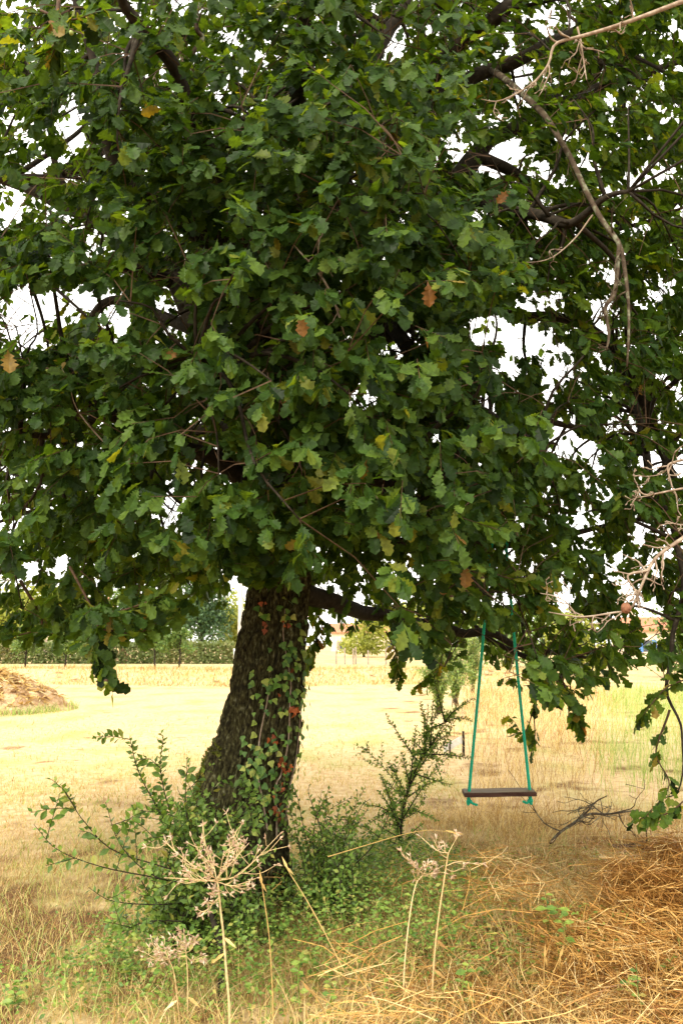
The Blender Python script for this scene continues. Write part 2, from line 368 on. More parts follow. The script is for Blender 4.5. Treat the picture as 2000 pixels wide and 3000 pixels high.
def gpt(px, py):
    """ground point seen at a photo pixel"""
    d = FWD + (px - 1000) / F * RIGHT - (py - 1500) / F * UP
    s = -CAM[2] / d[2]
    for _ in range(8):
        P = CAM + d * s; s = (float(ground_h(P[0], P[1])) - CAM[2]) / d[2]
    return CAM + d * s

# ------------------------------------------------------------------ the oak
TR = [(668, 2740, 5.2, .35), (672, 2680, 5.2, .335), (680, 2580, 5.2, .305), (688, 2465, 5.2, .285), (703, 2338, 5.2, .272), (733, 2230, 5.2, .25), (763, 2125, 5.2, .235),
      (795, 1913, 5.25, .205), (815, 1785, 5.3, .195), (832, 1600, 5.35, .18), (848, 1400, 5.4, .17), (850, 1290, 5.42, .15)]
trunk_ctrl = np.array(pxpath(TR))
base = trunk_ctrl[0, :3].copy(); base[2] = 0
oak_root = thing('oak_tree', 'big spreading oak with leaning mossy trunk and dense dark green crown', 'tree', base)
NU, NV = 220, 380
TQ = spline(trunk_ctrl, NV)
TQ[:, 2] = np.maximum.accumulate(TQ[:, 2])
Tt = nrm(np.gradient(TQ[:, :3], axis=0))
th = np.arange(NU) * 2 * math.pi / NU
e1 = nrm(np.cross(np.tile([0, 1., 0], (NV, 1)), Tt)); e2 = np.cross(Tt, e1)          # e1 ~ +x, e2 ~ +y... orthonormal to the axis
ct, st_ = np.cos(th), np.sin(th)
HH = np.repeat(TQ[:, 2], NU).reshape(NV, NU); TH = np.tile(th, (NV, 1))
cyl = np.stack([np.cos(TH) * 5.2 + HH * .35, np.sin(TH) * 5.2, HH * 4.2], -1).reshape(-1, 3)
warp = (fbm(cyl * .9, 2, 40) - .5)[:, None] * np.array([[1.6, 1.6, 2.2]])
n1 = noise3((cyl + warp) * np.array([1.5, 1.5, .8]), 21); n2 = noise3((cyl + warp) * np.array([2.6, 2.6, 2.1]), 22); n3 = fbm(cyl * np.array([5, 5, 7]), 2, 23)
ridge = np.minimum(np.abs(2 * n1 - 1) * 1.9, 1) * .6 + np.minimum(np.abs(2 * n2 - 1) * 2.0, 1) * .4
disp = (.058 * ridge + .020 * (n3 - .5)).reshape(NV, NU) - .042
flare = .10 * np.exp(-np.maximum(HH, 0) / .22) * (.5 + .5 * np.sin(TH * 5 + 1.1)) + .012 * np.sin(TH * 3 + HH * 2)
R = TQ[:, 3:4] + disp + flare
V = TQ[:, None, :3] + R[..., None] * (ct[None, :, None] * e1[:, None] + st_[None, :, None] * e2[:, None])
g = Geo(); i = (np.arange(NV - 1)[:, None] * NU); j = np.arange(NU)[None]; j2 = (j + 1) % NU
a, b_, c, d = (i + j).ravel(), (i + j2).ravel(), (i + NU + j2).ravel(), (i + NU + j).ravel()
g.add(V.reshape(-1, 3), np.concatenate([np.stack([a, b_, c], 1), np.stack([a, c, d], 1)]))
trunk_o = g.build('trunk', M['bark'], oak_root, smooth=True)
trunk_o['label'] = 'furrowed dark bark trunk leaning to one side'
pyT = project(TQ[:, :3])[1]
def trunk_pt(px, py, lift=0.0):
    """point and outward normal on the camera side of the trunk"""
    k = int(np.argmin(np.abs(pyT - py))); c = TQ[k, :3]; r = TQ[k, 3] + .01
    cx, cy, dep = project(c[None]); off = (px - cx[0]) * dep[0] / F
    s = max(-.985, min(.985, off / r)); n = s * np.array([1., 0, 0]) - math.sqrt(1 - s * s) * np.array([0, 1., 0])
    n = n - Tt[k] * (n @ Tt[k]); n = n / np.linalg.norm(n)
    return c + n * (r + lift), n, Tt[k]

# limbs: photo x, photo y, distance, radius
LIMBS = [
 [(848,1400,5.4,.15),(790,1180,5.5,.13),(650,1010,5.7,.11),(560,900,5.8,.10),(500,800,6.0,.085),(370,690,6.3,.065),(270,640,6.5,.06),(80,560,6.8,.045),(-160,470,7,.02)],
 [(520,830,5.95,.06),(430,790,5.6,.055),(300,775,5.2,.04),(120,800,4.9,.02),(-60,850,4.7,.01)],
 [(850,1330,5.4,.13),(800,1050,5.2,.11),(730,860,5.0,.095),(640,720,4.85,.08),(500,640,4.7,.065),(380,500,4.5,.05),(300,300,4.3,.035),(240,60,4.2,.02),(200,-200,4.1,.01)],
 [(850,1330,5.42,.14),(890,1100,5.6,.12),(910,850,5.8,.11),(940,600,6.0,.095),(990,350,6.2,.08),(1100,170,6.3,.06),(1180,0,6.4,.05),(1220,-350,6.5,.02)],
 [(850,1360,5.42,.14),(960,1150,5.6,.12),(1080,1000,5.8,.11),(1180,850,5.9,.10),(1260,650,6.0,.09),(1335,510,6.0,.085),(1420,425,6.1,.07),(1560,330,6.3,.05),(1760,170,6.5,.035),(1980,0,6.7,.02)],
 [(1390,455,6.05,.05),(1480,488,6.1,.045),(1560,530,6.1,.042),(1630,590,6.1,.04),(1740,690,6.2,.025),(1880,800,6.2,.012)],
 [(1262,650,6.0,.05),(1248,500,5.9,.045),(1235,380,5.8,.035),(1228,230,5.7,.02),(1240,60,5.6,.01)],
 [(1080,1000,5.8,.08),(1250,930,6.1,.065),(1420,900,6.4,.05),(1540,932,6.5,.045),(1640,940,6.5,.04),(1740,985,6.4,.04),(1840,1120,6.3,.045),(1900,1240,6.2,.04),(1960,1400,6.1,.03),(2060,1600,6,.012)],
 [(870,1735,5.35,.075),(960,1752,5.7,.065),(1060,1800,6.2,.055),(1200,1830,6.7,.045),(1320,1845,7.0,.04),(1430,1872,7.2,.034),(1600,1905,7.5,.022),(1800,1925,7.7,.01)],
 [(845,1480,5.4,.10),(1000,1560,5.7,.08),(1200,1592,5.95,.06),(1440,1600,6.1,.05),(1500,1596,6.15,.045),(1650,1560,6.4,.03),(1850,1520,6.6,.012)],
 [(905,850,5.8,.07),(1060,560,5.5,.07),(1300,190,5.2,.06),(1400,90,5.05,.055),(1500,0,4.9,.045),(1620,-200,4.7,.02)],
 [(1250,290,5.25,.05),(1420,215,5.3,.05),(1560,150,5.35,.045),(1700,80,5.4,.04),(1980,-60,5.5,.02)],
 [(1180,850,5.9,.06),(1360,765,6.0,.05),(1520,740,6.1,.045),(1650,735,6.2,.035),(1860,660,6.3,.018),(2060,600,6.3,.01)],
 [(1420,425,6.1,.05),(1640,300,6.2,.05),(1800,250,6.2,.04),(2080,170,6.3,.02)],
 [(848,1480,5.4,.08),(700,1390,5.0,.06),(520,1300,4.7,.045),(300,1240,4.4,.03),(80,1260,4.2,.012)],
 [(640,1000,5.75,.05),(500,940,6.4,.05),(350,870,7.0,.045),(290,930,7.1,.04),(230,1010,7.0,.035),(130,1140,6.8,.025),(50,1280,6.6,.01)],
 [(270,640,6.5,.04),(200,560,6.4,.035),(150,440,6.3,.025),(140,330,6.2,.012)],
 [(350,680,6.3,.04),(260,512,6.4,.035),(130,520,6.5,.03),(-80,540,6.6,.015)],
 [(850,1330,5.3,.08),(830,1240,4.8,.06),(780,1150,4.3,.05),(690,1100,4.0,.035),(560,1060,3.8,.015)],
 [(760,900,5.0,.06),(700,600,4.3,.05),(580,300,3.8,.04),(430,80,3.4,.03),(300,-120,3.2,.012)],
 [(848,1450,5.3,.07),(980,1400,4.7,.055),(1180,1440,4.4,.035),(1330,1580,4.3,.018),(1400,1750,4.25,.006)],
 [(850,1330,5.5,.1),(880,1130,6.5,.09),(920,900,7.5,.07),(980,750,8.5,.04),(1050,680,9.3,.015)],
 [(850,1390,5.5,.09),(980,1280,6.5,.08),(1250,1230,7.3,.06),(1600,1250,8.0,.035),(1900,1300,8.5,.012)],
 [(800,1300,5.5,.09),(650,1250,6.5,.07),(450,1300,7.3,.05),(200,1450,7.8,.03),(-50,1560,8,.012)],
 [(910,850,5.8,.07),(900,500,5.0,.06),(880,150,4.2,.05),(880,-250,3.5,.04),(900,-900,2.6,.015)],
 [(1300,560,6.0,.05),(1450,600,5.2,.04),(1650,640,4.6,.03),(1850,560,4.3,.012)],
 [(1130,930,5.85,.06),(1250,1100,5.2,.045),(1420,1230,4.8,.03),(1620,1300,4.6,.012)],
 [(1220,730,6.0,.05),(1150,700,5.2,.04),(1080,640,4.6,.03),(960,560,4.1,.012)],
 [(1840,1120,6.3,.03),(1900,1350,5.7,.028),(1960,1600,5.3,.02),(1990,1850,5.1,.014),(1960,2080,5.0,.008),(1985,2260,4.95,.005),(1930,2370,4.9,.003)],
 [(1430,1872,7.2,.025),(1560,1930,7.1,.02),(1650,2010,7.0,.012),(1690,2090,6.9,.006)],
]
limb_samples = []
for k, L in enumerate(LIMBS):
    g = Geo(); Q = limb(g, pxpath(L), 44, 10 if L[0][3] > .06 else 8, .10 if k > 1 else .05, seed=k)
    g.build('limb', M['limb_bark'], oak_root, smooth=True); limb_samples.append(Q)
LS = np.concatenate(limb_samples)
swing_limb = limb_samples[9]

# crown sprays ------------------------------------------------------
def bottom(px):
    xs = [-400, 0, 100, 230, 330, 450, 560, 650, 700, 780, 890, 960, 1080, 1180, 1300, 1400, 1470, 1560, 1640, 1720, 1790, 1860, 2000, 2400]
    ys = [1950, 1880, 1905, 1900, 1930, 1850, 1840, 1815, 1770, 1745, 1790, 1905, 1890, 1950, 1955, 1900, 1980, 2085, 2090, 2120, 2030, 2000, 2130, 2250]
    return np.interp(px, xs, ys)
GAPS = [  # open sky seen through the crown: x, y, rx, ry, strength
 (90,905,90,70,1),(250,900,120,60,.8),(60,980,70,45,.9),(330,930,50,60,.8),(205,350,38,75,1),(25,600,45,70,.85),(120,480,50,30,.7),(330,430,40,30,.6),(495,900,45,75,.8),(530,985,25,35,.9),
 (500,1500,36,75,1),(600,1330,60,45,.55),(560,1250,40,40,.6),(1500,455,75,50,1),(1440,470,30,40,.8),(1560,490,60,30,.9),(1530,215,42,26,1),(1160,110,40,70,.9),(1100,55,25,40,.6),(1350,400,30,55,.8),(1420,640,60,35,.6),(1600,650,55,30,.8),
 (1425,965,60,55,.95),(1545,1000,75,50,1),(1480,1085,50,40,.9),(1640,1060,45,60,.95),(1560,890,45,40,.8),(1640,880,35,25,.6),(1650,1290,50,55,.95),(1720,1320,40,35,.9),(1800,1240,40,25,.85),(1910,1345,38,42,.9),(1070,1160,45,45,.9),(1165,985,65,55,.85),(1110,930,30,30,.6),(1275,1255,22,45,.8),
 (1410,1170,45,22,.7),(1610,1150,25,45,.75),(1900,520,45,40,.7),(1870,660,45,40,.7),(1760,480,30,30,.5),(1960,320,35,30,.8),(1700,460,25,45,.5),(1960,840,40,30,.6),(1760,800,40,25,.5),(1790,900,30,40,.5),(90,1740,30,40,.8),(640,1240,25,30,.5),(960,1740,35,35,.7),(1000,1480,30,18,.5),
 (1710,1710,24,30,.6),(1925,1830,40,55,.85),(1690,1830,30,20,.6),(1730,1500,30,20,.6),(1860,1570,28,20,.6),(690,1730,22,70,.7),(600,1840,80,70,.75),(1000,1900,80,60,.8),(1130,1900,40,40,.6)]
GAPS = np.array(GAPS)
def gap_strength(px, py, grow=1.0):
    s = np.zeros(len(px))
    for x, y, rx, ry, q in GAPS:
        d = ((px - x) / (rx * grow)) ** 2 + ((py - y) / (ry * grow)) ** 2
        s = np.maximum(s, q * (d < 1))
    return s
CC = np.array([-.1, 5.9, 4.4])
def sample_crown(n, dense):
    u = nrm(RNG.normal(size=(n, 3)))
    shell = RNG.random(n) < .62
    rad = np.where(shell, RNG.uniform(.78, 1.0, n), RNG.uniform(.25, .85, n) )
    lump = .86 + .30 * (fbm(u * 3.1 + 7, 3, 60) - .35)
    P = CC + u * np.array([5.6, 3.35, 4.6]) * (rad * lump)[:, None]
    P[:, 1] = np.where(P[:, 1] > CC[1], CC[1] + (P[:, 1] - CC[1]) * 1.3, P[:, 1])
    return P, rad
P, rad = sample_crown(60000, True)
px, py, dep = project(P)
low = bottom(px)
inview = (px > -150) & (px < 2150) & (py > -150) & (dep > .5)
keep = (P[:, 2] > 1.15) & (py < low - 25) & (P[:, 1] > 2.75)
clump = fbm(P * 1.5, 3, 77)
keep &= clump > np.where(inview, .36, .40)
gs = gap_strength(px, py, 1.12)
keep &= RNG.random(len(P)) > gs * np.where(dep > 7.5, .75, .97)
nearhead = np.linalg.norm(P - CAM, axis=1) < 2.5
keep &= ~nearhead
keep &= ~((px > 1380) & (py < 1950) & inview & (P[:, 1] < 4.15))
# skirts of the crown hang lower on the far side
P = P[keep]; px = px[keep]; py = py[keep]; inview = inview[keep]; rad = rad[keep]
vi = np.where(inview)[0]; vo = np.where(~inview & (P[:, 1] > 3.9))[0]
print('crown candidates in view', len(vi), 'outside', len(vo))
vi = RNG.permutation(vi)[:5600]; vo = RNG.permutation(vo)[:1700]
PF = np.stack([RNG.uniform(-1.9, .9, 2600), RNG.uniform(3.3, 4.85, 2600), RNG.uniform(1.95, 5.2, 2600)], 1)     # the thick near side of the crown
fx_, fy_, _d = project(PF)
kf = (fy_ < bottom(fx_) - 30) & (fbm(PF * 1.6, 3, 78) > .40) & (gap_strength(fx_, fy_, 1.12) < .5) & (np.abs((PF[:, 0] + .4) / 1.6) + np.abs((PF[:, 2] - 3.3) / 2.2) < 1.25)
PF = PF[kf][:1150]
PR = np.stack([RNG.uniform(.5, 3.0, 3600), RNG.uniform(4.3, 6.4, 3600), RNG.uniform(1.8, 6.2, 3600)], 1); rx_, ry_, _d = project(PR)      # outer right-hand boughs
kr = (ry_ < bottom(rx_) - 30) & (rx_ < 2120) & (rx_ > 1150) & (ry_ > -80) & (fbm(PR * 1.6, 3, 79) > .41) & (gap_strength(rx_, ry_, 1.05) < .5)
PF = np.vstack([PF, PR[kr][:800]]); P = np.vstack([P, PF]); vi = np.concatenate([vi, np.arange(len(P) - len(PF), len(P))])

foliage = Geo(); twigs = Geo()
leafrec = []         # kept leaf records: pos, frame, scale, tint
def leaves_for(SP, axis, nl, size, flat=.75, length=.2):
    """leaf rosettes on the sprays at SP (tip) pointing along axis"""
    N = len(SP); axis = nrm(axis)
    u = nrm(np.cross(axis, np.array([[0, 0, 1.]]) + 1e-4)); v = np.cross(u, axis)
    out_n = nrm(SP - CC)
    pos = []; D = []; Nn = []; sc = []; tn = []
    hue = noise3(SP * .9, 90) * .5
    for k in range(nl):
        ang = k * 2.399 + RNG.uniform(0, .9, N)
        f = (k / nl) ** 1.3
        b = SP - axis * (length * (1 - f) * RNG.uniform(.7, 1.1, N))[:, None]
        spread = RNG.uniform(.75, 1.2, N) * (1.05 - .45 * f)
        d = axis * np.cos(spread)[:, None] + (u * np.cos(ang)[:, None] + v * (np.sin(ang) * .6)[:, None]) * np.sin(spread)[:, None]
        d = d + np.array([0, 0, -1]) * RNG.uniform(.1, .75, N)[:, None] + RNG.normal(0, .15, (N, 3))
        n = np.array([0, 0, 1.]) * flat + out_n * .55 + RNG.normal(0, .38, (N, 3))
        pos.append(b); D.append(d); Nn.append(n)
        sc.append(size * RNG.uniform(.65, 1.2, N)); tn.append(np.clip(RNG.beta(2.2, 2.6, N) * .75 + hue * .42 - .03, 0, .93))
    pos = np.concatenate(pos); Fm = frames(np.concatenate(D), np.concatenate(Nn))
    return pos, Fm, np.concatenate(sc), np.concatenate(tn)
def spray_axis(SP):
    o = nrm(SP - CC); return nrm(o * np.array([1, 1, .5]) + np.array([0, 0, -.3]) + RNG.normal(0, .45, SP.shape))
SPi = P[vi]; AXi = spray_axis(SPi); Lp, Lf, Ls, Lt = leaves_for(SPi, AXi, 13, .100)
SPo = P[vo]; AXo = spray_axis(SPo); Op, Of, Os, Ot = leaves_for(SPo, AXo, 11, .125)
rare = RNG.random(len(Lt)); Lt = np.where(rare < .012, RNG.uniform(.955, .995, len(Lt)), Lt)
# branches from the limbs to the sprays
def nearest(A, B):
    idx = np.zeros(len(A), int)
    for s in range(0, len(A), 500):
        d = ((A[s:s + 500, None] - B[None]) ** 2).sum(-1); idx[s:s + 500] = d.argmin(1)
    return idx
bases = np.concatenate([SPi - AXi * .2, SPo[:900] - AXo[:900] * .2])
hubs = RNG.permutation(len(bases))[:900]
hub_pts = []; gb = Geo()
for h in hubs:
    B = bases[h]; k = nearest(B[None], LS[:, :3])[0]; A = LS[k, :3]; dist = np.linalg.norm(B - A)
    if dist > 2.6 or (gap_strength(*[np.atleast_1d(q) for q in project(((A + B) / 2)[None])[:2]])[0] > .5 and RNG.random() < .8): continue
    mid1 = A + (B - A) * .35 + np.array([0, 0, .10 * dist]) + RNG.normal(0, .05, 3) * dist
    mid2 = A + (B - A) * .7 + np.array([0, 0, .08 * dist]) + RNG.normal(0, .06, 3) * dist
    r0 = min(LS[k, 3] * .75, .009 + .010 * dist)
    Q = spline([list(A) + [r0], list(mid1) + [r0 * .75], list(mid2) + [r0 * .5], list(B) + [.004]], 10)
    tube(gb, Q[:, :3], Q[:, 3], 5); hub_pts.append(Q[2:, :3])
gb.build('branches', M['limb_bark'], oak_root, smooth=True, kind='stuff')
HP = np.concatenate(hub_pts + [LS[:, :3]])
k = nearest(bases + RNG.normal(0, .12, bases.shape), HP); A = HP[k]; Dd = np.linalg.norm(bases - A, axis=1)
ok = Dd < .75
ko = np.argsort(k, kind='stable'); ks = k[ko]; s0 = np.r_[True, ks[1:] != ks[:-1]]; rk = np.arange(len(ks)) - np.maximum.accumulate(np.where(s0, np.arange(len(ks)), 0)); cnt_ = np.empty(len(ks), int); cnt_[ko] = rk; ok &= cnt_ < 2      # no more than two shoots from one node
tips = np.concatenate([SPi, SPo[:900]])
thin_tubes(twigs, A[ok], (A + (bases - A) * .55 + np.array([0, 0, .08]) * Dd[:, None])[ok], bases[ok], .0028 + .002 * Dd[ok], .002)
hf = RNG.random(len(bases)) < .5; thin_tubes(twigs, bases[hf], ((bases + tips) / 2)[hf], tips[hf], .0025, .0015)

# hand-placed twigs seen at the front and hanging low ----------------
def hero(rows, sprays, size=.1, nl=10, mat='twig', leaves=True, young=False, part='twig'):
    g = Geo(); Q = limb(g, pxpath(rows), 22, 5, .02, seed=len(leafrec) + int(rows[0][0])); g.build(part, M[mat], oak_root, smooth=True)
    if not leaves: return None
    T = np.gradient(Q[:, :3], axis=0); out = []
    ii = (np.array(sprays) * (len(Q) - 1)).astype(int)
    ax = nrm(T[ii]) + RNG.normal(0, .4, (len(ii), 3)) * (np.array(sprays)[:, None] < .97)
    sp = Q[ii, :3] + nrm(ax) * .06
    return leaves_for(sp, ax, nl, size, length=.13)
HERO = []
HERO.append(hero([(205,1660,3.95,.007),(260,1770,3.9,.006),(285,1840,3.9,.005),(270,1900,3.9,.004),(300,1955,3.88,.003),(315,1985,3.87,.002)], [.25,.45,.62,.8,.9,1], .098, 8))
HERO.append(hero([(262,1775,3.9,.006),(330,1790,3.85,.005),(400,1770,3.8,.004),(470,1740,3.8,.002)], [.3,.5,.7,.85,1], .1, 9))
HERO.append(hero([(285,1840,3.9,.005),(330,1850,3.88,.004),(400,1860,3.86,.003),(460,1830,3.85,.002)], [.3,.6,.8,1], .095, 8))
HERO.append(hero([(300,1950,3.9,.004),(290,1900,3.95,.003),(260,1880,3.95,.002)], [.5,1], .09, 7))
HERO.append(hero([(1240,1500,4.3,.007),(1310,1620,4.2,.006),(1345,1700,4.15,.005),(1390,1760,4.1,.003),(1415,1770,4.1,.002)], [.2,.4,.6,.75,.9,1], .1, 9))
HERO.append(hero([(1345,1700,4.15,.005),(1300,1740,4.1,.003),(1290,1790,4.1,.002)], [.6,1], .1, 8))
HERO.append(hero([(1390,1640,4.3,.006),(1450,1680,4.25,.004),(1540,1700,4.2,.002)], [.3,.6,.9,1], .1, 9))
HERO.append(hero([(1500,1660,4.3,.005),(1560,1730,4.25,.003),(1600,1770,4.2,.002)], [.4,.7,1], .1, 9))
HERO.append(hero([(180,-60,3.1,.010),(170,60,3.05,.008),(165,120,3.0,.006),(150,170,3.0,.003)], [.5,.7,.85,1], .105, 9))
HERO.append(hero([(120,30,3.05,.006),(200,60,3.0,.004),(280,40,3.0,.002)], [.4,.8,1], .11, 8))
HERO.append(hero([(660,1000,4.1,.007),(620,1010,3.9,.005),(560,1030,3.75,.003),(500,1020,3.7,.002)], [.2,.5,.75,1], .105, 9))
HERO.append(hero([(900,900,4.2,.006),(880,1050,3.9,.004),(850,1150,3.8,.002)], [.3,.6,.85,1], .1, 9))
HERO.append(hero([(1010,1330,4.1,.006),(1120,1330,3.95,.004),(1230,1350,3.9,.002)], [.3,.55,.8,1], .105, 9))
HERO.append(hero([(300,1400,3.9,.006),(360,1330,3.8,.004),(400,1310,3.75,.002)], [.4,.7,1], .1, 9))
HERO.append(hero([(780,640,3.9,.005),(880,560,3.75,.004),(960,540,3.7,.002)], [.3,.6,1], .105, 9))
HERO.append(hero([(1960,2080,5.0,.008),(1920,2200,4.95,.005),(1960,2300,4.95,.004),(1890,2390,4.9,.002)], [.2,.4,.6,.8,1], .085, 8))
HERO.append(hero([(2040,2300,4.9,.006),(1960,2380,4.9,.004),(1880,2400,4.9,.002)], [.4,.6,.8,1], .085, 8))
HERO.append(hero([(2030,1980,5.0,.006),(1950,2020,4.95,.004),(1880,2100,4.9,.002)], [.3,.6,.8,1], .085, 9))
HERO.append(hero([(1600,1960,7.0,.01),(1560,2080,6.9,.006),(1530,2150,6.9,.003),(1500,2110,6.9,.002)], [.3,.55,.75,1], .1, 8))
HERO.append(hero([(1560,2080,6.9,.006),(1565,2160,6.9,.004),(1560,2190,6.9,.002)], [.5,1], .09, 6))
HERO.append(hero([(1640,1980,7.0,.01),(1680,2080,6.95,.006),(1700,2130,6.95,.003)], [.2,.4,.6,.8,1], .115, 11))
HERO.append(hero([(1300,1880,7,.008),(1280,1960,7,.004),(1230,2000,7,.002)], [.3,.6,.8,1], .1, 7))
HERO.append(hero([(1130,1850,6.5,.008),(1160,1930,6.5,.004),(1165,1975,6.5,.002)], [.4,.7,1], .115, 10))
HERO.append(hero([(935,1760,5.7,.006),(930,1850,5.7,.004),(905,1930,5.65,.002)], [.3,.5,.7,.85,1], .095, 8))
HERO.append(hero([(60,1700,5.5,.012),(120,1830,5.5,.008),(20,1870,5.5,.004),(-60,1880,5.5,.002)], [.2,.4,.6,.8], .1, 9))
Yl = []
Yl.append(hero([(345,1340,3.85,.005),(255,1240,3.8,.004),(215,1180,3.78,.003),(195,1110,3.76,.002),(175,1080,3.76,.001)], [1], .035, 7, 'dead_wood', True))
Yl.append(hero([(880,590,3.8,.004),(875,520,3.75,.003),(865,460,3.72,.002)], [1], .075, 6))
Yl.append(hero([(1180,1400,3.95,.004),(1205,1340,3.9,.003),(1222,1260,3.88,.002)], [.55,1], .06, 6))
Yl.append(hero([(520,440,4.0,.004),(505,470,3.95,.002)], [1], .07, 5))
def catl(L): return [np.concatenate(q) for q in zip(*[h for h in L if h is not None])]
Hp, Hf, Hs, Ht = catl(HERO); Yp, Yf, Ys, Yt = catl(Yl)
Ht = np.clip(Ht + .18, 0, .97)

# drop leaves that would hang across open sky or below the crown's edge
lx, ly, ld = project(Lp + Lf[:, :, 0] * (Ls * .5)[:, None])
g2 = gap_strength(lx, ly, 1.0)
kill = (RNG.random(len(Lp)) < g2 * np.where(ld > 7.3, .62, .95)) | (ly > bottom(lx) + 35) | (ld < 2.6)
for x_, y_, rx_, ry_, q_ in ((1370,480,100,75,.8),(1540,530,120,60,.7),(150,510,160,45,.7),(190,610,130,50,.7),(1250,500,38,140,.75),(1530,928,140,38,.75),(480,790,140,40,.7),(530,880,50,90,.7),(570,680,100,55,.65),(1020,1790,130,38,.75),(1440,180,120,70,.6),(1680,290,200,50,.6),(1130,100,50,110,.6),(1880,1230,50,130,.6),(1790,1010,60,60,.6)):
    kill |= (((lx - x_) / rx_) ** 2 + ((ly - y_) / ry_) ** 2 < 1) & (ld < 6.1) & (RNG.random(len(lx)) < q_)      # boughs showing between the leaves
for (xa, xb) in ((1373, 1405), (1551, 1497)):
    kill |= (np.abs(lx - (xb + (ly - 1850) / 460 * (xa - xb))) < 40) & (ly > 1835) & (ld < 6.6)
Lp, Lf, Ls, Lt = Lp[~kill], Lf[~kill], Ls[~kill], Lt[~kill]
ap = np.concatenate([Lp, Hp]); af = np.concatenate([Lf, Hf]); as_ = np.concatenate([Ls, Hs]); at_t = np.concatenate([Lt, Ht])
lx, ly, ld = project(ap + af[:, :, 0] * (as_ * .5)[:, None])
# the leaves that show largest become parts of their own
vis = (lx > 10) & (lx < 1990) & (ly > 10) & (ly < 2990)
cell = (lx // 22).astype(int) * 1000 + (ly // 22).astype(int)
order = np.lexsort((ld, cell)); first = np.ones(len(order), bool); first[1:] = cell[order][1:] != cell[order][:-1]
front = np.zeros(len(ap), bool); front[order[first]] = True
face = np.abs(np.einsum('ni,ni->n', af[:, :, 2], nrm(ap - CAM)))
score = np.where(vis & front, as_ / np.maximum(ld, .1) * (.4 + face), 0)
single = np.argsort(-score)[:290]; sm_ = np.zeros(len(ap), bool); sm_[single] = True
leaf_meshes = []
for q, tm in enumerate(OAK2):
    gg = Geo(); gg.add(tm[0], tm[1]); leaf_meshes.append(gg.mesh('leaf', M['oak_leaf']))
def leaf_obj(meshes, root, pos, Fr, sc, name='leaf'):
    o = bpy.data.objects.new(name, meshes[random.randrange(len(meshes))]); COL.objects.link(o); o.parent = root
    mm = Matrix(((Fr * sc)).tolist()).to_4x4(); mm.translation = Vector((pos - world_loc(root)).tolist()); o.matrix_local = mm; return o
for q in single: leaf_obj(leaf_meshes, oak_root, ap[q], af[q], as_[q])
rest = np.where(~sm_)[0]
lod = np.where(ld[rest] < 4.6, 2, np.where(ld[rest] < 7.0, 1, 0))
so_ = np.lexsort((ld, (lx // 30).astype(int) * 1000 + (ly // 30).astype(int))); cs_ = ((lx // 30).astype(int) * 1000 + (ly // 30).astype(int))[so_]
st0_ = np.r_[True, cs_[1:] != cs_[:-1]]; rk = np.arange(len(so_)) - np.maximum.accumulate(np.where(st0_, np.arange(len(so_)), 0)); rank = np.empty(len(so_), int); rank[so_] = rk
lod = np.where(vis[rest] & (rank[rest] < 4), lod, 0)
for q, (bank, lv) in enumerate(((OAK2, 2), (OAK1, 1), (OAK0, 0))):
    ids = rest[lod == lv]; pick = RNG.integers(0, len(bank), len(ids))
    for z, tm in enumerate(bank):
        s_ = ids[pick == z]
        if len(s_): place(foliage, tm, af[s_], as_[s_], ap[s_], at_t[s_])
for z in range(3):
    s_ = np.arange(len(Op))[z::3]; place(foliage, OAK0[z], Of[s_], Os[s_], Op[s_], Ot[s_])
fo = foliage.build('foliage', M['oak_leaf'], oak_root, kind='stuff')
twigs.build('twigs', M['twig'], oak_root, kind='stuff')
print('oak leaves', len(ap) + len(Op), 'tris', len(fo.data.polygons))
gg = Geo(); gg.add(*OAK2[0]); ym = [gg.mesh('leaf', M['young_leaf'])]
for q in range(len(Yp)): leaf_obj(ym, oak_root, Yp[q], Yf[q], Ys[q]).__setitem__('label', 'yellowish young oak leaf')

# bare twigs, dead branches, acorns
def dead(rows, mat, nside, seed, spread=.5, sl=.12, parent=None, sub=True):
    rr = random.Random(seed); g = Geo(); rows = [(a_, b_, c_, d_ * 1.02) for a_, b_, c_, d_ in rows]; Q = limb(g, pxpath(rows), 30, 6, .03, seed=seed)
    T = nrm(np.gradient(Q[:, :3], axis=0))
    for k in range(nside):
        i = rr.randrange(5, 29); d = T[i] * .5 + np.array([rr.gauss(0, 1), rr.gauss(0, .5), rr.gauss(0, 1)]) * spread; d /= np.linalg.norm(d)
        L = sl * rr.uniform(.5, 1.5); r = min(Q[i, 3] * .6, .0045)
        pts = [Q[i, :3]]
        for s in range(4): d = nrm(d + np.array([rr.gauss(0, .3) for _ in range(3)])); pts.append(pts[-1] + d * L / 4)
        tube(g, spline(pts, 8), np.linspace(r * 1.3, .0018, 8), 5)
        if sub:
            for s in range(3):
                b0 = pts[rr.randrange(1, 5)]; d2 = nrm(d + np.array([rr.gauss(0, .8) for _ in range(3)])); e = b0 + d2 * L * rr.uniform(.15, .4)
                tube(g, [b0, (b0 + e) / 2 + RNG.normal(0, .004, 3), e], [.0022, .0018, .0022], 4)
                tube(g, [e, e + d2 * .006, e + d2 * .012], [.0022, .0036, .001], 4)
    return g.build('dead_branch' if parent is None else 'branch', M[mat], parent or oak_root, smooth=True)
dead([(2060,-20,3.4,.012),(1900,40,3.4,.010),(1800,75,3.4,.009),(1700,105,3.4,.008),(1630,130,3.4,.0065),(1610,190,3.4,.005),(1560,245,3.4,.004),(1470,290,3.4,.003),(1405,285,3.4,.0015)], 'dead_wood', 13, 3)['label'] = 'pale bare dead twig reaching across the upper crown'
dead([(1690,80,3.45,.005),(1700,150,3.45,.004),(1712,230,3.45,.002)], 'dead_wood', 6, 5)
